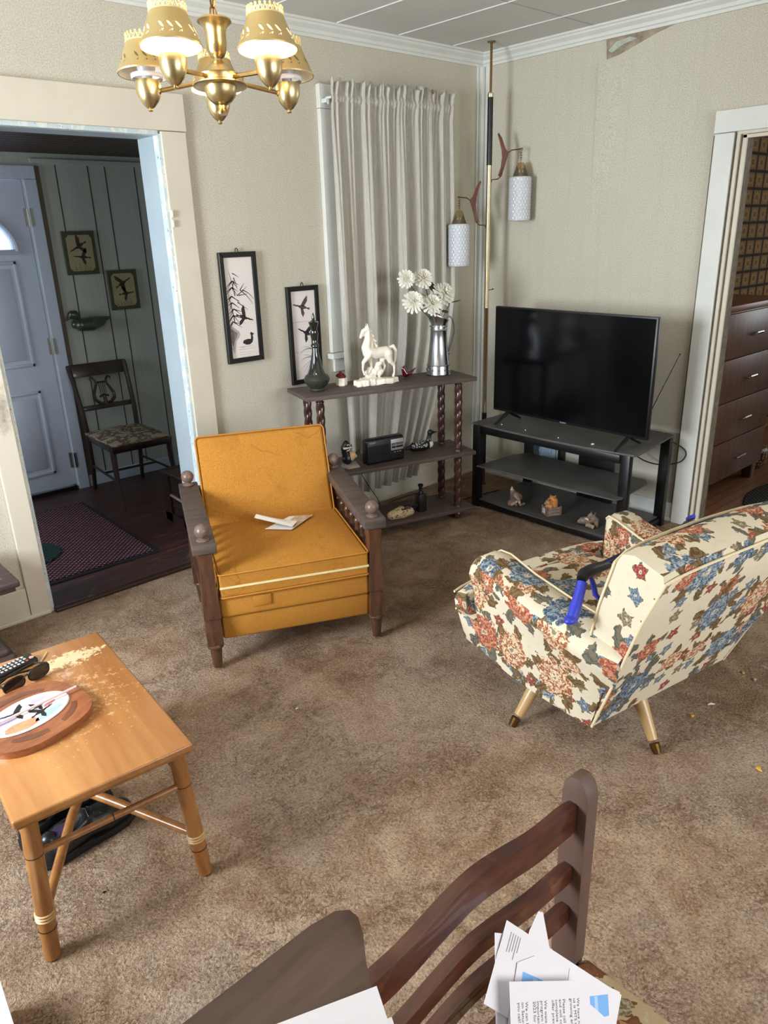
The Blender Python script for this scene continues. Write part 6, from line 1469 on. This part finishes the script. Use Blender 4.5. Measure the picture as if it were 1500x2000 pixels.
sheet_at('window_envelope', 'window envelope with a blue label under the printed letter', 'envelope', [(.035, .040), (.062, .020), (.30, .050), (.26, .16), (.05, .14)], .0055,
         marks=[('blue_label', [[(.048, .046), (.086, .042), (.090, .080), (.054, .084)]], BLUEL), ('label_band', [[(.068, .046), (.076, .045), (.080, .080), (.072, .082)]], BLUEL2), ('printing', [rect(.098, .055, .100, .072), rect(.104, .058, .1055, .068)], PRINT)])
sheet_at('window_envelope', 'white envelope with a blue label at its right end', 'envelope', [(.13, .008), (.235, -.002), (.245, .09), (.14, .10)], .0048,
         marks=[('blue_label', [[(.178, .026), (.212, .010), (.222, .034), (.190, .052)]], BLUEL), ('label_band', [[(.186, .023), (.192, .020), (.203, .044), (.197, .047)]], BLUEL2)])
# printed letter on top
LT, LR, LB = V3(-3.226, -2.839, .633), V3(-3.112, -2.878, .575), V3(-3.249, -2.863, .598)
lu = (LR - LT).normalized(); lw = (LB - LT); lw = (lw - lu * lw.dot(lu)).normalized(); ln = lu.cross(lw).normalized(); ln = ln if ln.y < 0 else -ln
ML = Matrix((lu, lw, ln)).transposed().to_4x4()
org = LT + ln * .010
lt = thing('letter', 'printed letter with lines of text lying on top of the envelopes', 'letter', org)
wL = (LR - LT).length
b = B(); b.prism([(0, 0), (wL, .004), (wL + .004, .21), (.002, .21)], 0, .0006, ML); b.build('sheet', PAPER, lt, smooth=0)
body = ("We have not been able\nus is MTS telephone and\ngrowing emergencies.\n\nPlease call us at 1-800\nand will cover your f\ncomplete out of pocke\noffer prevention serv\n\nWe want to make sure\nprogram is limited. It is\nimportant to respond b\n2023 for those eligible\n\nWe can be reached Mo\non Saturday. Call us a\nyou call!")
# text runs downwards, lines progress from right to left
MX_ = ML @ Matrix(((0, -1, 0, wL - .012), (1, 0, 0, .024), (0, 0, 1, .0007), (0, 0, 0, 1)))
if (MX_.to_3x3()).determinant() < 0: MX_ = ML @ Matrix(((0, 1, 0, wL - .012), (1, 0, 0, .024), (0, 0, -1, .0007), (0, 0, 0, 1)))
text('letter_text', body, .0068, MX_, PRINTD, lt, .0001, 1.0)
# envelope on the table corner
e1 = V3(-3.444, -2.837, .8205); d2 = V3(-.93, .368, 0).normalized(); d1 = V3(-.42, -.908, 0).normalized()
def flat_env(name, label, o0, l, w, marks=True, z=0, mat=PAPER):
    o = thing(name, label, 'envelope', o0 + V3(0, 0, z)); M_ = Matrix((d2, d1, V3(0, 0, 1))).transposed().to_4x4()
    b = B(); b.prism([(0, 0), (l, 0), (l, w), (0, w)], 0, .0015, M_); b.build('sheet', mat, o, smooth=0)
    if marks:
        b = B(); b.prism(rect(.105, .018, .118, .026), .0015, .0018, M_); b.mat(1); b.prism(rect(.1065, .0195, .1165, .0245), .0018, .002, M_); b.build('postal_box', [PRINT, PAPER], o, smooth=0)
flat_env('envelope', 'large white envelope lying on the rounded corner of the dark table', e1, .24, .13)
flat_env('envelope', 'white envelope corner showing under the large one at the bottom edge', V3(-3.455, -2.872, .8202) + d1 * .0, .15, .10, False, -.0)
flat_env('leaning_mail', 'white mail standing under the chair slats at the bottom edge', V3(-3.30, -2.90, .470), .12, .09, False)
for o_ in [o for o in bpy.data.objects if o.name.startswith('leaning_mail')]: o_.rotation_euler = (math.radians(25), 0, 0)
# white box at the lower left corner
bx_ = B(); bx_.prism([(0, 0), (-.20, 0), (-.20, -.22), (-.018, -.22)], 0, .10, bev=.003)
o = bx_.build('cardboard_box', PAPER2, smooth=30); o.location = (-3.672, -1.855, 0); tag(o, 'white box on the carpet beside the coffee table, cut off by the left edge', 'box')

# crumbs and scraps on the carpet
def floorpt(px, py):
    d = _f * 1449.1 + _r * (px - 750) + _u * (1000 - py); c0 = Vector((-3.79903, -3.26808, 1.56719)); t = -c0.z / d.z; return c0 + d * t
def bit(name, px, py, r, mat, label, cat, sc=(1.3, .8, .35), rot=0):
    p = floorpt(px, py); b = B(); b.ball((0, 0, 0), r, sc, 8)
    for v_ in b.bm.verts: v_.co += Vector((math.sin(v_.co.y * 300), math.cos(v_.co.x * 280), 0)) * r * .22
    o = b.build(name, mat); o.location = (p.x, p.y, r * sc[2] + .001); o.rotation_euler = (0, 0, rot); tag(o, label, cat)
bit('yellow_crumb', 1352, 1400, .008, YEL, 'yellow crumb on the carpet, right of the floral chair leg', 'crumb')
bit('yellow_crumb', 1482, 1504, .010, YEL, 'yellow crumb on the carpet at the far right, lowest of the yellow bits', 'crumb', rot=.6)
bit('yellow_crumb', 1452, 1316, .006, YEL, 'small yellow crumb highest up in the shadow right of the floral chair', 'crumb')
bit('paper_scrap', 1388, 1377, .009, CRUMB, 'pale curled scrap on the carpet between the yellow crumbs', 'scrap', (1.6, .5, .4), -.7)
bit('paper_scrap', 1474, 1329, .008, plain('grey_scrap', (170, 166, 160), .6), 'grey-white scrap in the shadow at the right edge', 'scrap')
bit('white_crumb', 580, 1385, .005, CRUMB, 'white crumb in the middle of the carpet in front of the mustard chair', 'crumb')
bit('white_crumb', 1027, 1056, .004, CRUMB, 'white crumb on the carpet in front of the television stand', 'crumb')
bit('white_crumb', 888, 962, .004, CRUMB, 'tiny white crumb between the shelf foot and the television stand', 'crumb')
bit('dark_crumb', 204, 1744, .004, BLACKM, 'tiny black crumb on the carpet under the coffee table', 'crumb')
